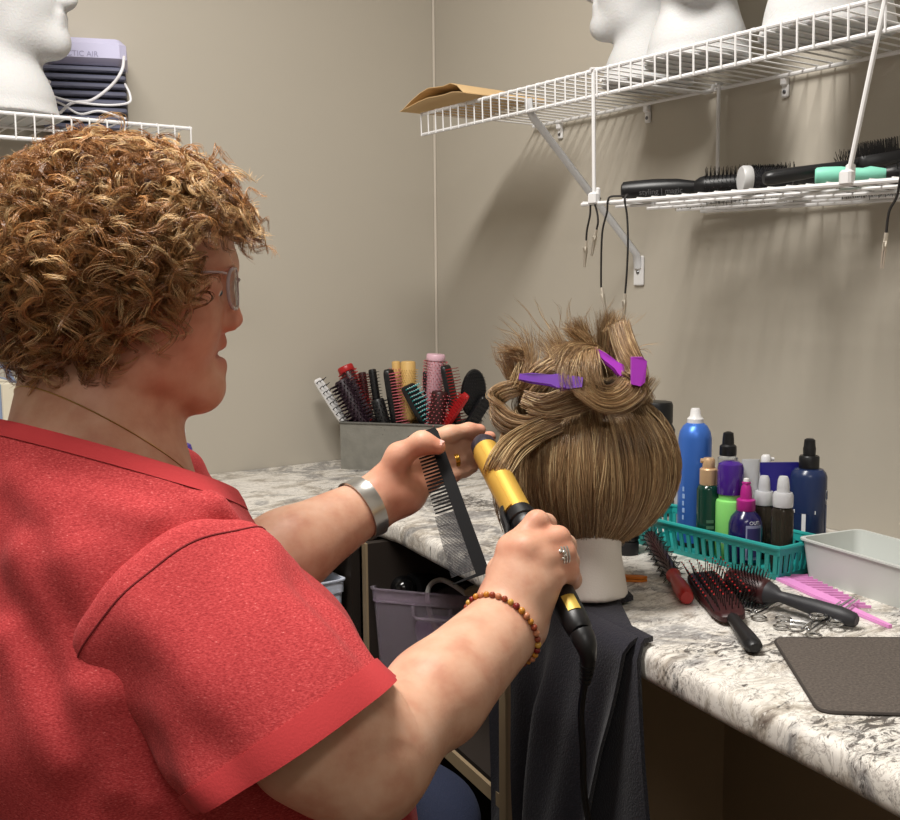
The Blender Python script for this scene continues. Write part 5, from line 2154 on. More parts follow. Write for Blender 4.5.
# ---- torso frame
tt_ = math.radians(24)
tf = RX * math.cos(tt_) + AX * math.sin(tt_)
ts = RX * math.sin(tt_) - AX * math.cos(tt_)      # her right, toward the viewer
RT = np.stack([tf, ts, ZX], 1)
C7 = D(52, 425, .99)
shR = D(180, 585, .885)
elR = D(364, 760, .83)
wrR = D(509, 622, 1.0)
shL = D(140, 492, 1.18)
elL = D(222, 590, 1.09)
wrL = D(363, 508, 1.195)
chest = D(138, 650, .99)
belly = D(212, 800, .97)
shT = D(154, 566, .93)
hips = D(215, 950, .95)

GEOS = []


def bake(f, smooth=2):
    GEOS.append(f.mesh(smooth))


# ---- head, neck and shoulders
lo = H0 + np.array((-.30, -.30, -.40))
hi = H0 + np.array((.30, .30, .14))
f = Field(lo, hi, .0028)
f.ell(hd_(-.005, 0, -.006), (.098, .078, .093), RH, .02)
f.ell(hd_(.024, 0, -.058), (.058, .062, .072), RH, .03)
f.ell(hd_(.048, 0, .010), (.044, .060, .048), RH, .03)
cxn, czn = Sl(206, 387)
f.cone(hd_(.015, .045, -.10), hd_(cxn - .012, .012, czn), .030, .020, .03)
f.cone(hd_(.015, -.045, -.10), hd_(cxn - .012, -.012, czn), .030, .020, .03)
f.cone(hd_(cxn - .002, .006, czn), hd_(cxn - .002, -.006, czn), .0165, .0165, .02)
f.ell(hd_(cxn - .060, 0, czn - .006), (.036, .040, .026), RH, .02)          # soft throat
for s in (1, -1):
    f.ell(hd_(.046, s * .036, -.068), (.030, .025, .030), RH, .025)            # cheeks
    f.cone(hd_(.083, s * .036, -.008), hd_(.088, s * .012, -.008), .010, .010, .02)  # brow
# nose
x1, z1 = Sl(224, 286)
x2, z2 = Sl(231, 304)
x3, z3 = Sl(234, 319)
f.cone(hd_(x1 - .008, 0, z1), hd_(x2 - .006, 0, z2), .0095, .0095, .014)
f.cone(hd_(x2 - .006, 0, z2), hd_(x3, 0, z3), .0095, .0092, .01)
x4, z4 = Sl(228, 324)
for s in (1, -1):
    f.ell(hd_(x4, s * .0115, z4), (.010, .0068, .0075), RH, .008)
# lips, groove, chin roll
x5, z5 = Sl(217.5, 343)
x6, z6 = Sl(215.5, 365)
x7, z7 = Sl(223, 353.5)
f.cone(hd_(x5 - .012, .018, z5 - .004), hd_(x5, .004, z5), .006, .0075, .01)
f.cone(hd_(x5 - .012, -.018, z5 - .004), hd_(x5, -.004, z5), .006, .0075, .01)
f.cone(hd_(x6 - .012, .016, z6 + .004), hd_(x6, .0, z6), .006, .0085, .01)
f.cone(hd_(x6 - .012, -.016, z6 + .004), hd_(x6, .0, z6), .006, .0085, .01)
f.cone(hd_(x7 - .018, .024, z7 + .0005), hd_(x7, 0, z7), .0022, .003, .004, 'sub')
f.cone(hd_(x7 - .018, -.024, z7 + .0005), hd_(x7, 0, z7), .0022, .003, .004, 'sub')
for s in (1, -1):
    f.ell(hd_(x4 + .001, s * .0055, z4 - .0065), (.0045, .003, .003), RH, .003, 'sub')
    f.ell(hd_(.090, s * .031, -.026), (.011, .017, .012), RH, .014, 'sub')
    f.ell(hd_(.0745, s * .031, -.029), (.0128, .0145, .0125), RH, .003)
    f.ell(hd_(.089, s * .031, -.0345), (.008, .0105, .0022), RH, .001, 'sub')
    f.ell(hd_(-.008, s * .078, -.045), (.018, .009, .030), RH, .008)             # ears
# neck and shoulders
nk0, nk1, nk2 = S(106, 345), S(100, 425), D(98, 470, 1.0)
f.cone(nk0, nk1, .058, .063, .02)
f.cone(nk1, nk2, .063, .076, .03)
f.cone(S(84, 375), D(86, 450, .99), .050, .060, .04)
f.cone(nk2, shT + ZX * .0, .068, .05, .04)
f.cone(nk2, shL + ZX * .0, .066, .058, .03)
f.cone(nk1 - ZX * .03, D(146, 525, 1.0), .050, .050, .02)
f.cone(D(92, 540, .99), chest, .085, .10, .05)
bake(f)
NECK_A, NECK_B = nk0, nk2

# ---- right arm and hand, gripping the iron
pts_all = [shR, elR, wrR, D(545, 560, 1.03)]
lo = np.min(pts_all, 0) - .10
hi = np.max(pts_all, 0) + .10
f = Field(lo, hi, .0022)
f.cone(D(200, 610, .90), D(318, 730, .82), .046, .052, .0)
f.cone(D(318, 730, .82), elR, .052, .046, .03)
fm = elR * .55 + wrR * .45
fm = fm - ZX * .003
f.cone(elR, fm, .046, .039, .03)
f.cone(fm, wrR, .039, .030, .02)
ax_ = (wrR - elR) / np.linalg.norm(wrR - elR)
vw = (CAM - wrR) / np.linalg.norm(CAM - wrR)
acr = np.cross(vw, ax_)
acr /= np.linalg.norm(acr)
f.cone(fm + acr * .004, wrR + acr * .0075, .037, .0265, .015)
f.cone(fm - acr * .004, wrR - acr * .0075, .037, .0265, .015)
W1, W2 = D(496, 610, 1.006), D(527, 634, 1.006)
# metacarpals
mcI, mcM, mcR, mcL = D(512, 549, 1.018), D(526, 549, 1.010), D(540, 559, 1.012), D(548, 576, 1.016)
for (w, mc, r1, r2) in ((D(499, 603, 1.008), mcI, .0195, .0140), (D(507, 610, 1.0), mcM, .0205, .0145), (D(517, 618, 1.0), mcR, .020, .0140), (D(526, 627, 1.006), mcL, .018, .0135)):
    f.cone(w, mc, r1, r2, .014)
f.ell(D(524, 583, 1.016), (.024, .030, .022), None, .02)
# knuckle bumps
for mc in (mcI, mcM, mcR, mcL):
    f.ell(mc - AX * .003, (.0125, .0125, .0125), None, .008)
fk = .006
f.chain([mcI, D(537, 522, 1.030), D(546, 524, 1.062), D(541, 533, 1.082)], [.0130, .0112, .0100, .0085], fk)
f.chain([mcM, D(558, 538, 1.026), D(566, 545, 1.055), D(557, 553, 1.074)], [.0132, .0114, .0100, .0085], fk)
f.chain([mcR, D(564, 553, 1.024), D(569, 562, 1.050), D(560, 570, 1.066)], [.0128, .0110, .0098, .0083], fk)
f.chain([mcL, D(568, 571, 1.026), D(572, 580, 1.046), D(562, 588, 1.058)], [.0122, .0102, .0090, .0078], fk)
# thumb along the back of the handle
f.chain([D(500, 598, 1.02), D(503, 572, 1.055), D(515, 546, 1.088), D(527, 528, 1.105)], [.0185, .0145, .0118, .0092], .012)
bake(f)

# ---- left arm and hand, holding the comb
pts_all = [shL, elL, wrL, D(492, 432, 1.32)]
lo = np.min(pts_all, 0) - .09
hi = np.max(pts_all, 0) + .09
f = Field(lo, hi, .0022)
f.cone(shL, elL, .060, .050, 0)
fm = elL * .55 + wrL * .45
f.cone(elL, fm, .050, .044, .03)
ax2 = (wrL - elL) / np.linalg.norm(wrL - elL)
vw = (CAM - wrL) / np.linalg.norm(CAM - wrL)
ac2 = np.cross(vw, ax2)
ac2 /= np.linalg.norm(ac2)
f.cone(fm + ac2 * .004, wrL + ac2 * .0065, .042, .0255, .015)
f.cone(fm - ac2 * .004, wrL - ac2 * .0065, .042, .0255, .015)
kI, kM, kR, kL = D(424, 442, 1.245), D(430, 453, 1.252), D(433, 466, 1.256), D(430, 480, 1.250)
for (w, mc, r1, r2) in ((D(374, 492, 1.205), kI, .019, .0135), (D(376, 500, 1.21), kM, .019, .0138), (D(377, 508, 1.21), kR, .018, .0135), (D(377, 514, 1.205), kL, .017, .0130)):
    f.cone(w, mc, r1, r2, .014)
f.ell(D(392, 492, 1.212), (.026, .026, .020), None, .018)      # ball of the thumb
f.ell(D(402, 498, 1.225), (.026, .026, .018), None, .016)      # heel of the hand
f.chain([kI, D(450, 434, 1.262), D(469, 430.5, 1.278), D(480, 430, 1.288)], [.0122, .0103, .0092, .0076], .006)
f.chain([kM, D(458, 445, 1.280), D(478, 440, 1.305), D(490, 437, 1.316)], [.0122, .0104, .0094, .0078], .006)
f.chain([kR, D(458, 459, 1.276), D(474, 456, 1.295), D(483, 455, 1.303)], [.0118, .0102, .0090, .0076], .006)
f.chain([kL, D(452, 475, 1.268), D(465, 470, 1.283), D(473, 467.5, 1.29)], [.0110, .0094, .0082, .0070], .006)
f.chain([D(384, 486, 1.205), D(399, 456, 1.196), D(422, 442.5, 1.186), D(438, 447, 1.188)], [.0195, .0135, .0112, .0090], .012)
bake(f)

V, Q, o_ = [], [], 0
for v, q in GEOS:
    V.append(v)
    Q.append(q + o_)
    o_ += len(v)
V = np.concatenate(V)
Q = np.concatenate(Q)
col = np.ones((len(V), 4))


def tint(c, r, rgb, pw=1.0):
    d = np.linalg.norm(V - np.asarray(c), axis=1)
    w = np.clip(1 - d / r, 0, 1)[:, None] ** pw
    col[:, :3] = col[:, :3] * (1 - w) + col[:, :3] * np.array(rgb) * w


tint(hd_(x5, 0, z5 - .003), .022, (.80, .46, .48))
tint(hd_(x6, 0, z6 + .003), .022, (.80, .46, .48))
tint(hd_(.06, -.05, -.06), .09, (.96, .74, .70))
tint(hd_(.06, .05, -.06), .09, (.96, .74, .70))
tint(hd_(.02, -.05, -.13), .10, (.96, .78, .74))
tint(hd_(x3, 0, z3), .035, (1.0, .70, .66))
for c in (mcI, mcM, mcR, mcL, kI, kM, kR, kL, D(537, 522, 1.03), D(558, 538, 1.026), D(564, 553, 1.024), D(568, 571, 1.026)):
    tint(c, .024, (1.0, .78, .74))
tint(D(410, 485, 1.21), .07, (1.0, .74, .70))
for c in (D(480, 430, 1.288), D(490, 437, 1.316), D(438, 447, 1.188), D(483, 455, 1.30)):
    tint(c, .03, (1.0, .74, .72))
body = np_mesh('body', V, Q, M_skin, woman, col=col)
bvh = BVHTree.FromPolygons([tuple(v) for v in V], [tuple(int(i) for i in q) for q in Q])

# ---- nails
M_nail = mat('fingernail', (232, 176, 166), rough=.25)


def nail(tip, prev, outward, w, l):
    tip, prev = np.asarray(tip), np.asarray(prev)
    t = (tip - prev) / np.linalg.norm(tip - prev)
    o = outward - t * np.dot(outward, t)
    o /= np.linalg.norm(o)
    s = np.cross(t, o)
    vs, fs = [], []
    for i in range(6):
        for j in range(5):
            u = i / 5
            a = (j / 4 - .5) * 1.7
            wd = w * math.sqrt(max(.05, 1 - (abs(u - .5) * 2) ** 4)) 
            vs.append(tip + t * (u - .55) * l + s * math.sin(a) * wd + o * (w * 1.08 * math.cos(a) * .92 + .0006))
    for i in range(5):
        for j in range(4):
            fs.append((i * 5 + j, i * 5 + j + 1, i * 5 + j + 6, i * 5 + j + 5))
    MB().add(vs, fs).build('fingernail', M_nail, woman)


nail(D(438, 447, 1.188), D(422, 442.5, 1.186), -AX * .3 + ZX * .9 + RX * .1, .0086, .011)
nail(D(480, 430, 1.288), D(469, 430.5, 1.278), AX * .8 + ZX * .5, .0072, .010)
nail(D(541, 533, 1.082), D(546, 524, 1.062), RX * .8 + AX * .3, .008, .010)

# ---- eyes
M_eye = mat('eye white', (235, 230, 225), .15)
for s in (1, -1):
    e = MB().ball(hd_(.0745, s * .031, -.0295), .0118, 10).build('eye', M_eye, woman)
    MB().ball(hd_(.0832, s * .031, -.0335), .0036, 8).build('iris', mat('grey blue iris', (84, 106, 120), .15), e)

# ---- T-shirt
def shirt_mat():
    m = mat('red heather jersey', (214, 58, 62), rough=.9, spec=.2, sheen=.04)
    nt = m.node_tree
    L = nt.links.new
    b = nt.nodes['Principled BSDF']
    tc = nt.nodes.new('ShaderNodeTexCoord')
    mp = nt.nodes.new('ShaderNodeMapping')
    mp.inputs['Rotation'].default_value = (.4, .3, .6)
    mp.inputs['Scale'].default_value = (1, 1, 3.2)
    L(tc.outputs['Object'], mp.inputs['Vector'])
    n = nt.nodes.new('ShaderNodeTexNoise')
    n.inputs['Scale'].default_value = 420
    n.inputs['Detail'].default_value = 3
    n.inputs['Roughness'].default_value = .6
    L(mp.outputs['Vector'], n.inputs['Vector'])
    r = ramp(nt, [(.3, (138, 38, 42)), (.5, (172, 57, 59)), (.66, (190, 74, 75)), (.76, (222, 138, 132))])
    L(n.outputs['Fac'], r.inputs['Fac'])
    L(r.outputs['Color'], b.inputs['Base Color'])
    n2 = nt.nodes.new('ShaderNodeTexNoise')
    n2.inputs['Scale'].default_value = 420
    L(tc.outputs['Object'], n2.inputs['Vector'])
    bp = nt.nodes.new('ShaderNodeBump')
    bp.inputs['Strength'].default_value = .22
    bp.inputs['Distance'].default_value = .001
    L(n2.outputs['Fac'], bp.inputs['Height'])
    L(bp.outputs['Normal'], b.inputs['Normal'])
    return m


M_shirt = shirt_mat()
M_rib = mat('red rib', (178, 56, 59), rough=.9, spec=.2, sheen=.04, bump=.15, bscale=500)
hemC = D(302, 741, .80)
sd = hemC - shR
sd /= np.linalg.norm(sd)
hdirp = D(320, 776, .80) - D(298, 742, .80)      # across the hem in the picture
vwp = (CAM - hemC) / np.linalg.norm(CAM - hemC)
hl_ = D(395, 680, .83) - D(207, 808, .785)
hl_ /= np.linalg.norm(hl_)
hn = np.cross(hl_, vwp)
hn /= np.linalg.norm(hn)
if np.dot(hn, sd) < 0:
    hn = -hn
hn = hn + vwp * -.10
hn /= np.linalg.norm(hn)


def torso(f, e=0.0):
    f.ell(chest, np.array((.125, .165, .19)) + e, RT, .0)
    f.ell(belly, np.array((.19, .168, .20)) + e, RT, .09)
    f.ell(hips, np.array((.19, .20, .14)) + e, RT, .08)
    f.cone(C7 - tf * .02 - ZX * .085, chest - tf * .05, .092 + e, .13 + e, .06)
    f.cone(C7 - tf * .00 - ZX * .088, shT - ZX * .02, .088 + e, .078 + e, .05)
    f.cone(C7 - tf * .00 - ZX * .100, shL - ZX * .01, .080 + e, .066 + e, .05)
    f.cone(nk2, shT, .080 + e, .066 + e, .05)
    f.cone(nk2, shL, .078 + e, .066 + e, .05)
    f.cone(nk1 - ZX * .05, D(160, 525, 1.0), .062 + e, .066 + e, .05)
    for s in (1, -1):
        f.ell(chest + tf * .085 + ts * s * .075 + ZX * .01, np.array((.064, .07, .07)) + e, None, .07)
    # drag folds over the back
    for p, q, r_ in FOLDS:
        f.cone(p, q, r_ + e, r_ * .6 + e, .022)


wav1 = [(np.array((.5, .2, -.8)), 30, .0030), (np.array((-.3, .7, -.6)), 45, .0020), (np.array((.2, -.5, .85)), 66, .0012)]
FOLDS = []


def wrinkle(f, amp=1.0):
    X, Y, Z = f.grid()
    w = 0
    for d, k, a in wav1:
        u = X * d[0] + Y * d[1] + Z * d[2]
        w = w + a * np.sin(k * u + 2.2 * np.sin(11 * (X * d[1] - Y * d[2] + Z * d[0])) + 1.1 * np.sin(17 * Y + 9 * Z))
    f.v += (amp * w).astype(np.float32)


lo = np.min([C7, shL, shR, hips, belly], 0) - np.array((.27, .27, .0))
hi = np.max([C7, shL, shR, hips, belly], 0) + np.array((.30, .27, .06))
lo[2] = hips[2] - .13
# neckline plane from points the photo shows
def plane(p):
    n = np.cross(p[1] - p[0], p[2] - p[0])
    n /= np.linalg.norm(n)
    if n[2] < 0:
        n = -n
    return p[0], n


f = Field(lo, hi, .008)
torso(f)
V, Q = f.mesh(1)
rough_b = BVHTree.FromPolygons([tuple(v) for v in V], [tuple(int(i) for i in q) for q in Q])
for (xa, ya, xb, yb, r_) in ((30, 560, 92, 690, .013), (78, 560, 122, 680, .010), (10, 640, 70, 760, .013), (120, 700, 150, 800, .012), (90, 690, 118, 790, .010),
                             (60, 500, 150, 520, .009), (215, 510, 268, 560, .008), (20, 480, 70, 530, .008), (230, 780, 300, 815, .010)):
    pq = []
    for px, py in ((xa, ya), (xb, yb)):
        r = ray(px, py)
        h = rough_b.ray_cast(Vector(CAM), Vector(r / np.linalg.norm(r)), 5)
        if h[0] is not None:
            pq.append(np.array(h[0]) + r / np.linalg.norm(r) * (r_ * .55))
    if len(pq) == 2:
        FOLDS.append((pq[0], pq[1], r_))
f = Field(lo, hi, .0042)
torso(f)
wrinkle(f)
V, Q = f.mesh(2)
full = BVHTree.FromPolygons([tuple(v) for v in V], [tuple(int(i) for i in q) for q in Q])


def seen(px, py):
    r = ray(px, py)
    h = full.ray_cast(Vector(CAM), Vector(r / np.linalg.norm(r)), 5)
    return np.array(h[0]) if h[0] is not None else D(px, py, .97)


npts = [D(8, 428, 1.0), seen(112, 449), D(210, 484, 1.0)]
np0, npn = plane(npts)
print('NECK', [tuple(np.round(p, 3)) for p in npts], npn)
X, Y, Z = f.grid()
pl = (X - np0[0]) * npn[0] + (Y - np0[1]) * npn[1] + (Z - np0[2]) * npn[2]
ncen = nk1 * .3 + nk2 * .7
ncen = ncen + npn * np.dot(np0 - ncen, npn)
qx, qy, qz = X - ncen[0], Y - ncen[1], Z - ncen[2]
rad = np.sqrt(qx ** 2 + qy ** 2 + qz ** 2)
f.v = np.maximum(f.v, np.minimum(pl, .24 - rad).astype(np.float32))
V, Q = f.mesh(2)
shirt = np_mesh('t_shirt', V, Q, M_shirt, woman)


def loop_on(bv, cen, nrm, n=90, rmax=.25, sm=2):
    B = basis(nrm)
    rr, dv = [], []
    for i in range(n):
        a = 2 * PI * i / n
        d = B[:, 0] * math.cos(a) + B[:, 1] * math.sin(a)
        h = bv.ray_cast(Vector(cen), Vector(d), rmax)
        dv.append(d)
        rr.append(h[3] if h[0] is not None else np.nan)
    rr = np.array(rr)
    ok = ~np.isnan(rr)
    if not ok.all():
        rr = np.interp(np.arange(n), np.arange(n)[ok], rr[ok], period=n)
    for _ in range(sm):
        rr = (np.roll(rr, 1) + 2 * rr + np.roll(rr, -1)) / 4
    return np.array([np.array(cen) + dv[i] * rr[i] for i in range(n)]), np.array(dv)


def strip(name, loops, m, parent):
    """closed ribbon through a list of loops"""
    n = len(loops[0])
    vs = [tuple(p) for L_ in loops for p in L_]
    fs = []
    K = len(loops)
    for k in range(K):
        k2 = (k + 1) % K
        for i in range(n):
            j = (i + 1) % n
            fs.append((k * n + i, k * n + j, k2 * n + j, k2 * n + i))
    return MB().add(vs, fs).build(name, m, parent, angle=60)


La, da = loop_on(full, ncen + npn * .0015, npn, sm=3)
Lb, db = loop_on(full, ncen - npn * .013, npn, sm=3)
strip('collar', [La - da * .004, La + da * .0012, La * .5 + Lb * .5 + da * .0022, Lb + db * .0010, Lb - db * .004], M_rib, shirt)


def sleeve(sh, hc, nrm, u0, r_sh, ru, rv, name, bulge=0.0):
    """loose tube from the shoulder to a turned hem. ru along u0, rv across"""
    ax = (hc - sh) / np.linalg.norm(hc - sh)
    nU, nV = 72, 40
    rings = []
    for j in range(nV):
        t = j / (nV - 1)
        w = t ** 1.2
        nn = ax * (1 - w) + nrm * w
        nn /= np.linalg.norm(nn)
        u = u0 - nn * np.dot(u0, nn)
        u /= np.linalg.norm(u)
        v = np.cross(nn, u)
        c = sh + (hc - sh) * t
        a_ = r_sh + (ru - r_sh) * t ** .9 + bulge * math.sin(min(1, t / .5) * PI)
        b_ = r_sh * (.92 if bulge else 1) + (rv - r_sh * (.92 if bulge else 1)) * t
        dome = math.sqrt(max(0.02, 1 - max(0, (.16 - t) / .16) ** 2)) if t < .16 else 1.0
        ring = []
        for i in range(nU):
            th_ = 2 * PI * i / nU
            k = min(1, t / .3)
            wr = .0030 * k * math.sin(3 * th_ + 5.5 * t + 1.4 * math.sin(4 * th_ - 3 * t)) + .0018 * k * math.sin(7 * th_ - 9 * t + 2 * math.sin(2 * th_)) + .0012 * math.sin(16 * t + 3 * math.sin(2 * th_ + 1))
            ring.append(c + (u * math.cos(th_) * a_ + v * math.sin(th_) * b_) * dome * (1 + wr / .08))
        rings.append(np.array(ring))
    cen = [r.mean(0) for r in rings]
    inner = []
    for j in (nV - 1, nV - 2, nV - 5, nV - 9, nV - 14):
        inner.append(cen[j] + (rings[j] - cen[j]) * (1 - .0026 / .08))
    allr = rings + inner
    vs = [tuple(p) for r in allr for p in r]
    fs = []
    for k in range(len(allr) - 1):
        for i in range(nU):
            i2 = (i + 1) % nU
            fs.append((k * nU + i, k * nU + i2, (k + 1) * nU + i2, (k + 1) * nU + i))
    fs.append(tuple(range(nU))[::-1])
    fs.append(tuple((len(allr) - 1) * nU + i for i in range(nU)))
    o = MB().add(vs, fs).build(name, M_shirt, shirt, angle=70)
    def off(j, d):
        return cen[j] + (rings[j] - cen[j]) * (1 + d / .08)
    L0 = rings[nV - 1]
    t19 = [cen[nV - 1] * (1 - q) + cen[nV - 5] * q for q in (0, 1)]
    strip('hem', [off(nV - 1, -.004), off(nV - 1, .0012), off(nV - 2, .0022), off(nV - 5, .0020), off(nV - 5, -.003)], M_rib, o)
    return o, rings


sst = D(176, 606, .885)
sso, srings = sleeve(sst - (hemC - sst) * .22, hemC, hn, hl_, .086, .088, .070, 'sleeve', bulge=.008)
dL = (elL - shL)
dLn = dL / np.linalg.norm(dL)
sleeve(shL - dLn * .03, shL + dL * .62, dLn, np.cross(dLn, ZX), .070, .074, .072, 'sleeve')
# armhole seam
js = int(.20 * 40)
cs = srings[js].mean(0)
MB().tube([cs + (p - cs) * 1.002 for p in srings[js]], .0009, 6, closed=True).build('armhole_seam', mat('seam thread', (118, 28, 32), .9), shirt)
# ---- jeans, shoes
M_jean = mat('navy denim', (30, 38, 62), rough=.85, noise=.25, nscale=500, bump=.3, bscale=600)
hipR = hips + ts * .10 + tf * .03 - ZX * .03
hipL = hips - ts * .10 + tf * .03 - ZX * .03
knR = D(402, 832, 1.12)
knL = knR - ts * .26 + tf * .0
knL = hipL + (knR - hipR) * 1.0 - ts * .05
ankR = np.array((knR[0] + tf[0] * .02, knR[1] + tf[1] * .02, .10))
ankL = np.array((knL[0] - tf[0] * .08, knL[1] - tf[1] * .08, .10))
lo = np.min([hipR, hipL, knR, knL, ankR, ankL, hips], 0) - .22
hi = np.max([hipR, hipL, knR, knL, ankR, ankL, hips], 0) + .22
lo[2] = .05
f = Field(lo, hi, .007)
f.ell(hips - ZX * .03, (.17, .19, .12), RT, 0)
for h_, k_, a_ in ((hipR, knR, ankR), (hipL, knL, ankL)):
    f.cone(h_, k_, .098, .078, .04)
    f.cone(k_, a_, .074, .058, .03)
wrinkle(f, 1.2)
X, Y, Z = f.grid()
f.v = np.maximum(f.v, (.085 - Z) + 0 * f.v).astype(np.float32)
V, Q = f.mesh(2)
np_mesh('jeans', V, Q, M_jean, woman)
M_shoe = mat('dark shoe', (40, 40, 44), rough=.6)
for a_ in (ankR, ankL):
    f = Field(a_ - (.2, .2, .11), a_ + (.2, .2, .05), .006)
    f.cone(a_ * (1, 1, 0) + ZX * .055, a_ * (1, 1, 0) + tf * .13 + ZX * .04, .048, .040, 0)
    f.cone(a_ * (1, 1, 0) + ZX * .06, a_ + ZX * .02, .046, .05, .02)
    X, Y, Z = f.grid()
    f.v = np.maximum(f.v, (.002 - Z) + 0 * f.v).astype(np.float32)
    V, Q = f.mesh(2)
    np_mesh('shoe', V, Q, M_shoe, woman)

# ---- hair
M_hair = strand_mat('curly hair', .30, .6)
HA = np.array(lin((184, 132, 80))[:3])
HB = np.array(lin((98, 60, 35))[:3])
HC = np.array(lin((238, 204, 150))[:3])
hc0 = np.array((-.010, 0., .0))
hr0 = np.array((.100, .082, .097))
NL = 2700
dirs = []
while len(dirs) < NL:
    d = rng.normal(size=3)
    d /= np.linalg.norm(d)
    if d[0] > .62 and d[2] < .38:
        continue
    if d[0] > .40 and d[2] < -.22:
        continue
    if d[0] > .05 and d[2] < -.34 - .25 * (1 - min(1, d[0] / .4)):
        continue
    if d[2] < -.80:
        continue
    dirs.append(d)
dirs = np.array(dirs)
Mp = 24
t = np.linspace(0, 1, Mp)
NS = 9
paths, cols, rads = [], [], []
ENC = np.array((-.016, 0, -.008))
ENR = np.array((.146, .124, .122))
for i in range(NL):
    d = dirs[i]
    root = hc0 + d * hr0 * .98
    n = d / hr0
    n /= np.linalg.norm(n)
    gdir = np.array((0, 0, -1.)) + n * n[2]
    gl = np.linalg.norm(gdir)
    swirl = np.cross(n, rng.normal(size=3))
    gdir = gdir + swirl * (.35 + .5 * max(0, n[2]))
    if d[0] > .2:
        gdir = gdir + np.array((.5, 0, 0)) * (d[2] > .3)
    gdir /= np.linalg.norm(gdir) + 1e-6
    H = rng.uniform(.010, .044) * (1.0 if d[2] > -.2 else .85)
    if d[2] > .35:
        H = rng.uniform(.008, .026)
    if d[0] > .45:
        H = rng.uniform(.016, .032)
    if d[0] < -.3:
        H *= 1.25
    Lg = rng.uniform(.028, .056)
    if d[0] > .45:
        Lg = rng.uniform(.035, .062)
    c = root[None] + n[None] * (H * (1 - (1 - t) ** 2))[:, None] + gdir[None] * (Lg * t ** 1.4)[:, None]
    T = np.gradient(c, axis=0)
    T /= np.linalg.norm(T, axis=1, keepdims=True)
    X = np.cross(T, np.array((.3, .8, .5)))
    X /= np.linalg.norm(X, axis=1, keepdims=True)
    Y = np.cross(T, X)
    rh = rng.uniform(.0045, .0105) * (.85 if d[2] > .35 else 1.0) * np.clip(t * 3, 0, 1)
    turns = rng.uniform(1.5, 3.0) * rng.choice((-1, 1))
    ph = rng.uniform(0, 2 * PI)
    base_c = HB + (HA - HB) * rng.uniform(.15, 1.0)
    if rng.random() > .72:
        base_c = base_c * .45 + HC * .55
    pull = .3 if rng.random() > .16 else .85
    for k in range(NS):
        a = ph + turns * 2 * PI * t + rng.normal() * .20
        rr = rh * (1 + rng.normal() * .16)
        off = rng.normal(0, .0010, 3)
        p = c + X * (np.cos(a) * rr)[:, None] + Y * (np.sin(a) * rr)[:, None] + off * np.clip(t * 2, 0, 1)[:, None]
        frz = rng.normal(0, .0025, 3) if rng.random() > .8 else np.zeros(3)
        p = p + frz[None] * (t ** 2)[:, None] * 2
        # keep the outline of the cut: stray ends fold back toward it
        q = (p - ENC) / ENR
        ql = np.linalg.norm(q, axis=1, keepdims=True)
        p = np.where((ql > 1) & (p[:, 2:3] > -.06), ENC + q / np.maximum(ql, 1e-6) * (1 + (ql - 1) * pull) * ENR, p)
        # stay off the skull and off the face
        q = (p - hc0) / (hr0 * .99)
        ql = np.linalg.norm(q, axis=1, keepdims=True)
        p = np.where(ql < 1, hc0 + q / np.maximum(ql, 1e-6) * hr0 * .99, p)
        low = p[:, 2] < -.012
        lim = np.where(p[:, 2] < -.045, .058, .070 + np.clip(p[:, 2] + .045, 0, .05) * 1.3)
        p[:, 0] = np.where(low & (p[:, 0] > lim), lim + (p[:, 0] - lim) * .12, p[:, 0])
        paths.append(p)
        cols.append(np.clip(base_c * rng.uniform(.75, 1.3), 0, 1))
        rads.append(rng.uniform(.00024, .00040) * (1 - .6 * t ** 4))
P = np.array(paths)
Pw = H0 + P[..., 0:1] * fx + P[..., 1:2] * fy + P[..., 2:3] * ZX
V, Q, C = strand_geo(Pw, np.array(rads), np.array(cols))
# close dark undercoat
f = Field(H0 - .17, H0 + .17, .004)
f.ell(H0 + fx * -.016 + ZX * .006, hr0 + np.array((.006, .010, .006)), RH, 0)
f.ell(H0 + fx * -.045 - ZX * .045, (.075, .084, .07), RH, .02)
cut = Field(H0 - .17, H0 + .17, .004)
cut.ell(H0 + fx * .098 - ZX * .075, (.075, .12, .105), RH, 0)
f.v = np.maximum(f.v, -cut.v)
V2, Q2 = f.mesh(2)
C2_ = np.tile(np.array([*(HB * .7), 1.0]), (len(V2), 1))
np_mesh('curly_hair', np.concatenate([V, V2]), np.concatenate([Q, Q2 + len(V)]), M_hair, woman, col=np.concatenate([C, C2_]))

# ---- glasses
M_frame = mat('clear pinkish frame', (196, 176, 176), rough=.12, trans=.35)
M_lens = mat('lens', (245, 248, 248), rough=.02, trans=1.0, ior=1.05)
gl = bpy.data.objects.new('glasses', None)
gx = .101
rings_ = []
gm = MB()
for s in (1, -1):
    ring = []
    for k in range(28):
        a = 2 * PI * k / 28
        e = .78
        yy = math.copysign(abs(math.cos(a)) ** e, math.cos(a)) * .0255
        zz_ = math.copysign(abs(math.sin(a)) ** e, math.sin(a)) * .019
        ring.append(hd_(gx - .010 * abs((yy + .032) / .058) ** 2 if s > 0 else gx - .010 * abs((-yy + .032) / .058) ** 2, s * .032 + yy, -.030 + zz_))
    rings_.append(ring)
    gm.tube(ring, .0017, 8, closed=True)
gm.tube(bez([hd_(gx - .001, .0085, -.024), hd_(gx + .002, 0, -.021), hd_(gx - .001, -.0085, -.024)], 8), .0018, 8)
glo = gm.build('glasses', M_frame, woman)
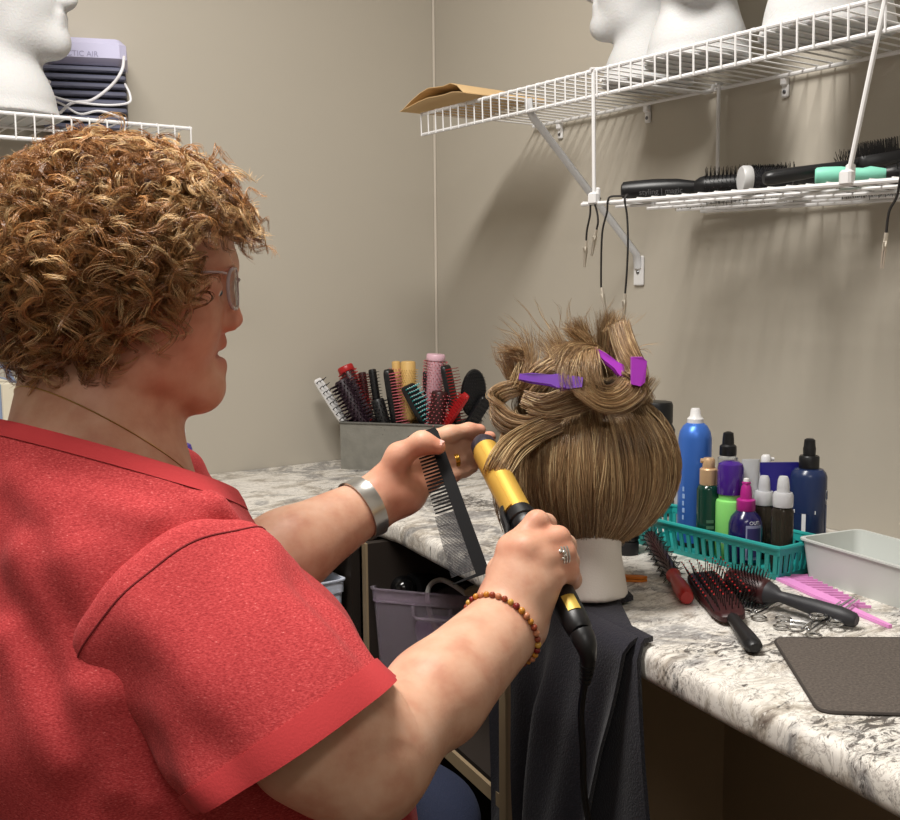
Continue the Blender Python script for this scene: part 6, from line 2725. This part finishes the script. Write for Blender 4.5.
for ring in rings_:
    c = np.mean(ring, 0)
    vs = [p + fx * .0007 for p in ring] + [p - fx * .0007 for p in ring] + [c + fx * .0022, c + fx * .0008]
    n = 28
    fs = [(i, (i + 1) % n, 2 * n) for i in range(n)] + [((i + 1) % n + n, i + n, 2 * n + 1) for i in range(n)] + [(i, i + n, (i + 1) % n + n, (i + 1) % n) for i in range(n)]
    MB().add(vs, fs).build('lens', M_lens, glo)
for s in (1, -1):
    MB().tube(bez([hd_(gx - .012, s * .0585, -.016), hd_(.08, s * .072, -.015), hd_(.04, s * .079, -.016), hd_(-.01, s * .083, -.022), hd_(-.03, s * .083, -.040)], 18), .0019, 8, flat=.7).build('temple', M_frame, glo)

# ---- necklace: a fine chain lying round the neck
M_goldc = mat('fine gold chain', (186, 150, 90), rough=.3, metal=1.0)
ks = [D(35, 391, .95), D(110, 416, .92), D(207, 489, 1.0)]
k0, kn = plane(ks)
cen = nk1 * .55 + nk2 * .45
cen = cen + kn * np.dot(k0 - cen, kn)
ea = tf - kn * np.dot(tf, kn)
ea /= np.linalg.norm(ea)
eb = np.cross(kn, ea)
loop = []
for i in range(70):
    a = 2 * PI * i / 70
    dv = ea * math.cos(a) + eb * math.sin(a)
    hit = bvh.ray_cast(Vector(cen), Vector(dv), .3)
    if hit[0] is not None:
        loop.append(np.array(hit[0]) + dv * .0010)
if len(loop) > 40:
    loop = np.array(loop)
    for _ in range(2):
        loop = (np.roll(loop, 1, 0) + loop * 2 + np.roll(loop, -1, 0)) / 4
    MB().tube(list(loop), .0006, 6, closed=True).build('necklace', M_goldc, woman)


def surf_ring(c, axis, n=40, rmax=.12, off=0.0, fallback=.03):
    axis = axis / np.linalg.norm(axis)
    B = basis(axis)
    out = []
    for i in range(n):
        a = 2 * PI * i / n
        dv = B[:, 0] * math.cos(a) + B[:, 1] * math.sin(a)
        # last exit from the skin along the ray
        o = np.array(c)
        best = fallback
        h = bvh.ray_cast(Vector(o), Vector(dv), rmax)
        if h[0] is not None:
            best = h[3]
        out.append((dv, best))
    rr = np.array([b for _, b in out])
    for _ in range(3):
        rr = (np.roll(rr, 1) + 2 * rr + np.roll(rr, -1)) / 4
    return [np.array(c) + out[i][0] * (rr[i] + off) for i in range(n)], B


# ---- watch on the left wrist
M_silver = mat('brushed silver', (196, 194, 190), rough=.28, metal=.9)
wc_ = elL + (wrL - elL) * 1.0
wax = wrL - elL
wb = thing('x', None, None) if False else None
mbw = MB()
bands = []
for s in np.linspace(-.0095, .0095, 5):
    r_, _ = surf_ring(wc_ + wax / np.linalg.norm(wax) * s, wax, 40, off=.0012)
    bands.append((r_, s))
vs, fs = [], []
for r_, s in bands:
    vs += r_
c_w = wc_
for r_, s in bands:
    vs += [p + (p - (c_w + wax / np.linalg.norm(wax) * s)) / np.linalg.norm(p - (c_w + wax / np.linalg.norm(wax) * s)) * .0022 for p in r_]
n = 40
K = 5
for k in range(K - 1):
    for i in range(n):
        j = (i + 1) % n
        fs.append((k * n + i, (k + 1) * n + i, (k + 1) * n + j, k * n + j))
        fs.append(((K + k) * n + i, (K + k) * n + j, (K + k + 1) * n + j, (K + k + 1) * n + i))
for i in range(n):
    j = (i + 1) % n
    fs.append((i, j, K * n + j, K * n + i))
    fs.append(((K - 1) * n + j, (K - 1) * n + i, (2 * K - 1) * n + i, (2 * K - 1) * n + j))
band = MB().add(vs, fs).build('watch_band', M_silver, woman)
rr_, Bw = surf_ring(wc_, wax, 40, off=.004)
away = max(rr_, key=lambda p: np.dot(p - wc_, AX + ZX * .5))
ow = (away - wc_) / np.linalg.norm(away - wc_)
MB().lathe([(.011, 0), (.012, .001), (.012, .003), (.010, .004)], 24, frame(away - ow * .002, away + ow)).build('watch_case', M_silver, band)

# ---- bead bracelet on the right wrist
bc = elR + (wrR - elR) * .935
rb, _ = surf_ring(bc + (D(500, 632, 1.0) - D(500, 632, 1.0)), wrR - elR + acr * .02, 72, off=.0022, fallback=.032)
per = np.concatenate([[0], np.cumsum(np.linalg.norm(np.roll(np.array(rb), -1, 0) - np.array(rb), axis=1))])
nb = int(per[-1] / .0064)
bead_m = [mat('bead amber', (188, 126, 44), .25), mat('bead russet', (140, 62, 40), .25), mat('bead peach', (186, 122, 88), .3), mat('bead crimson', (124, 36, 36), .25), mat('bead honey', (196, 152, 70), .25)]
pr = np.array(rb + [rb[0]])
brace = MB().tube(rb, .0008, 5, closed=True).build('bracelet', mat('cord thread', (120, 80, 50), .7), woman)
for i in range(nb):
    s = per[-1] * i / nb
    q = np.array([np.interp(s, per, pr[:, k]) for k in range(3)])
    MB().ball(q, .0032 + .0002 * rng.normal(), 6).build('bead', bead_m[[0, 1, 2, 1, 4, 3, 0, 2][i % 8]], brace)

# ---- rings
def ring_on(p, q, t, r, m, name, wide=.0024):
    p, q = np.asarray(p), np.asarray(q)
    c = p + (q - p) * t
    ax = (q - p) / np.linalg.norm(q - p)
    B = basis(ax)
    mb = MB()
    for s in np.linspace(-wide, wide, 3):
        mb.tube([c + ax * s + (B[:, 0] * math.cos(a) + B[:, 1] * math.sin(a)) * r for a in np.linspace(0, 2 * PI, 25)[:-1]], .0011, 6, closed=True)
    o = mb.build(name, m, woman)
    return o, c, B


o, c, B = ring_on(mcR, D(564, 553, 1.024), .82, .0124, M_silver, 'ring', .0030)
for k in range(7):
    a = 2 * PI * k / 7
    q = c + (-AX * .0125 + ZX * .002) + (RX * math.cos(a) + ZX * math.sin(a)) * .004
    MB().ball(q, .0018, 6).build('stone', mat('silver stone', (214, 210, 202), .15, .6), o)
ring_on(kR, D(458, 459, 1.276), .80, .0113, mat('gold ring', (214, 164, 74), .25, 1.0), 'ring', .0020)

# ---- stool she sits on (only its edge could ever be seen)
M_seat = mat('black vinyl', (30, 29, 30), rough=.5)
sc_ = hips + tf * -.01
zt_ = hips[2] - .155
sto = thing('stool', 'black round stool under the seated woman', 'stool', (sc_[0], sc_[1], 0))
MB().lathe([(.15, zt_ - .06), (.185, zt_ - .055), (.19, zt_ - .03), (.18, zt_ - .006), (.12, zt_)], 32, Matrix.Translation((sc_[0], sc_[1], 0))).build('seat', M_seat, sto)
MB().lathe([(.025, .06), (.025, zt_ - .058)], 16, Matrix.Translation((sc_[0], sc_[1], 0))).build('column', M_chrome, sto)
for k in range(5):
    a = 2 * PI * k / 5 + .3
    dv = np.array((math.cos(a), math.sin(a), 0))
    MB().tube([sc_ * (1, 1, 0) + ZX * .075, sc_ * (1, 1, 0) + dv * .25 + ZX * .055], [.022, .014], 10).build('leg', M_chrome, sto)
    MB().ball(sc_ * (1, 1, 0) + dv * .25 + ZX * .026, .025, 8).build('caster', M_black, sto)

# ================================================================== LIGHT AND CAMERA


def area(name, loc, size, power, colr, target=None, sy=None):
    l = bpy.data.lights.new(name, 'AREA')
    l.shape = 'RECTANGLE'
    l.size = size
    l.size_y = sy or size
    l.energy = power
    l.color = colr
    o = bpy.data.objects.new(name, l)
    COL.objects.link(o)
    o.location = loc
    if target is not None:
        o.rotation_euler = (Vector(target) - Vector(loc)).to_track_quat('-Z', 'Y').to_euler()
    return o


area('ceiling_lamp', (-1.25, -1.22, 2.43), 1.1, 42, (1.0, .965, .915), sy=.26)
area('ceiling_lamp', (-1.9, -2.9, 2.43), 1.1, 13, (1.0, .965, .915), sy=.3)
w = bpy.data.worlds.new('World')
scn.world = w
w.use_nodes = True
w.node_tree.nodes['Background'].inputs['Color'].default_value = (.9, .92, 1.0, 1)
w.node_tree.nodes['Background'].inputs['Strength'].default_value = .05

cd = bpy.data.cameras.new('Camera')
cam = bpy.data.objects.new('Camera', cd)
COL.objects.link(cam)
cd.sensor_fit = 'HORIZONTAL'
cd.sensor_width = 36.0
cd.lens = F / 900.0 * 36.0
cd.clip_start = .02
fw = AX * math.cos(PITCH) - ZX * math.sin(PITCH)
upv = AX * math.sin(PITCH) + ZX * math.cos(PITCH)
rt = RX
c_, s_ = math.cos(ROLL), math.sin(ROLL)
# image right and up in the un-rolled camera frame
R_ = c_ * rt - s_ * upv
U_ = s_ * rt + c_ * upv
cam.matrix_world = Matrix([[R_[0], U_[0], -fw[0], CAM[0]], [R_[1], U_[1], -fw[1], CAM[1]], [R_[2], U_[2], -fw[2], CAM[2]], [0, 0, 0, 1]])
scn.camera = cam
scn.view_settings.view_transform = 'Standard'
scn.view_settings.look = 'None'
scn.view_settings.exposure = 0.14
scn.view_settings.gamma = 1.0
scn.view_settings.use_curve_mapping = False
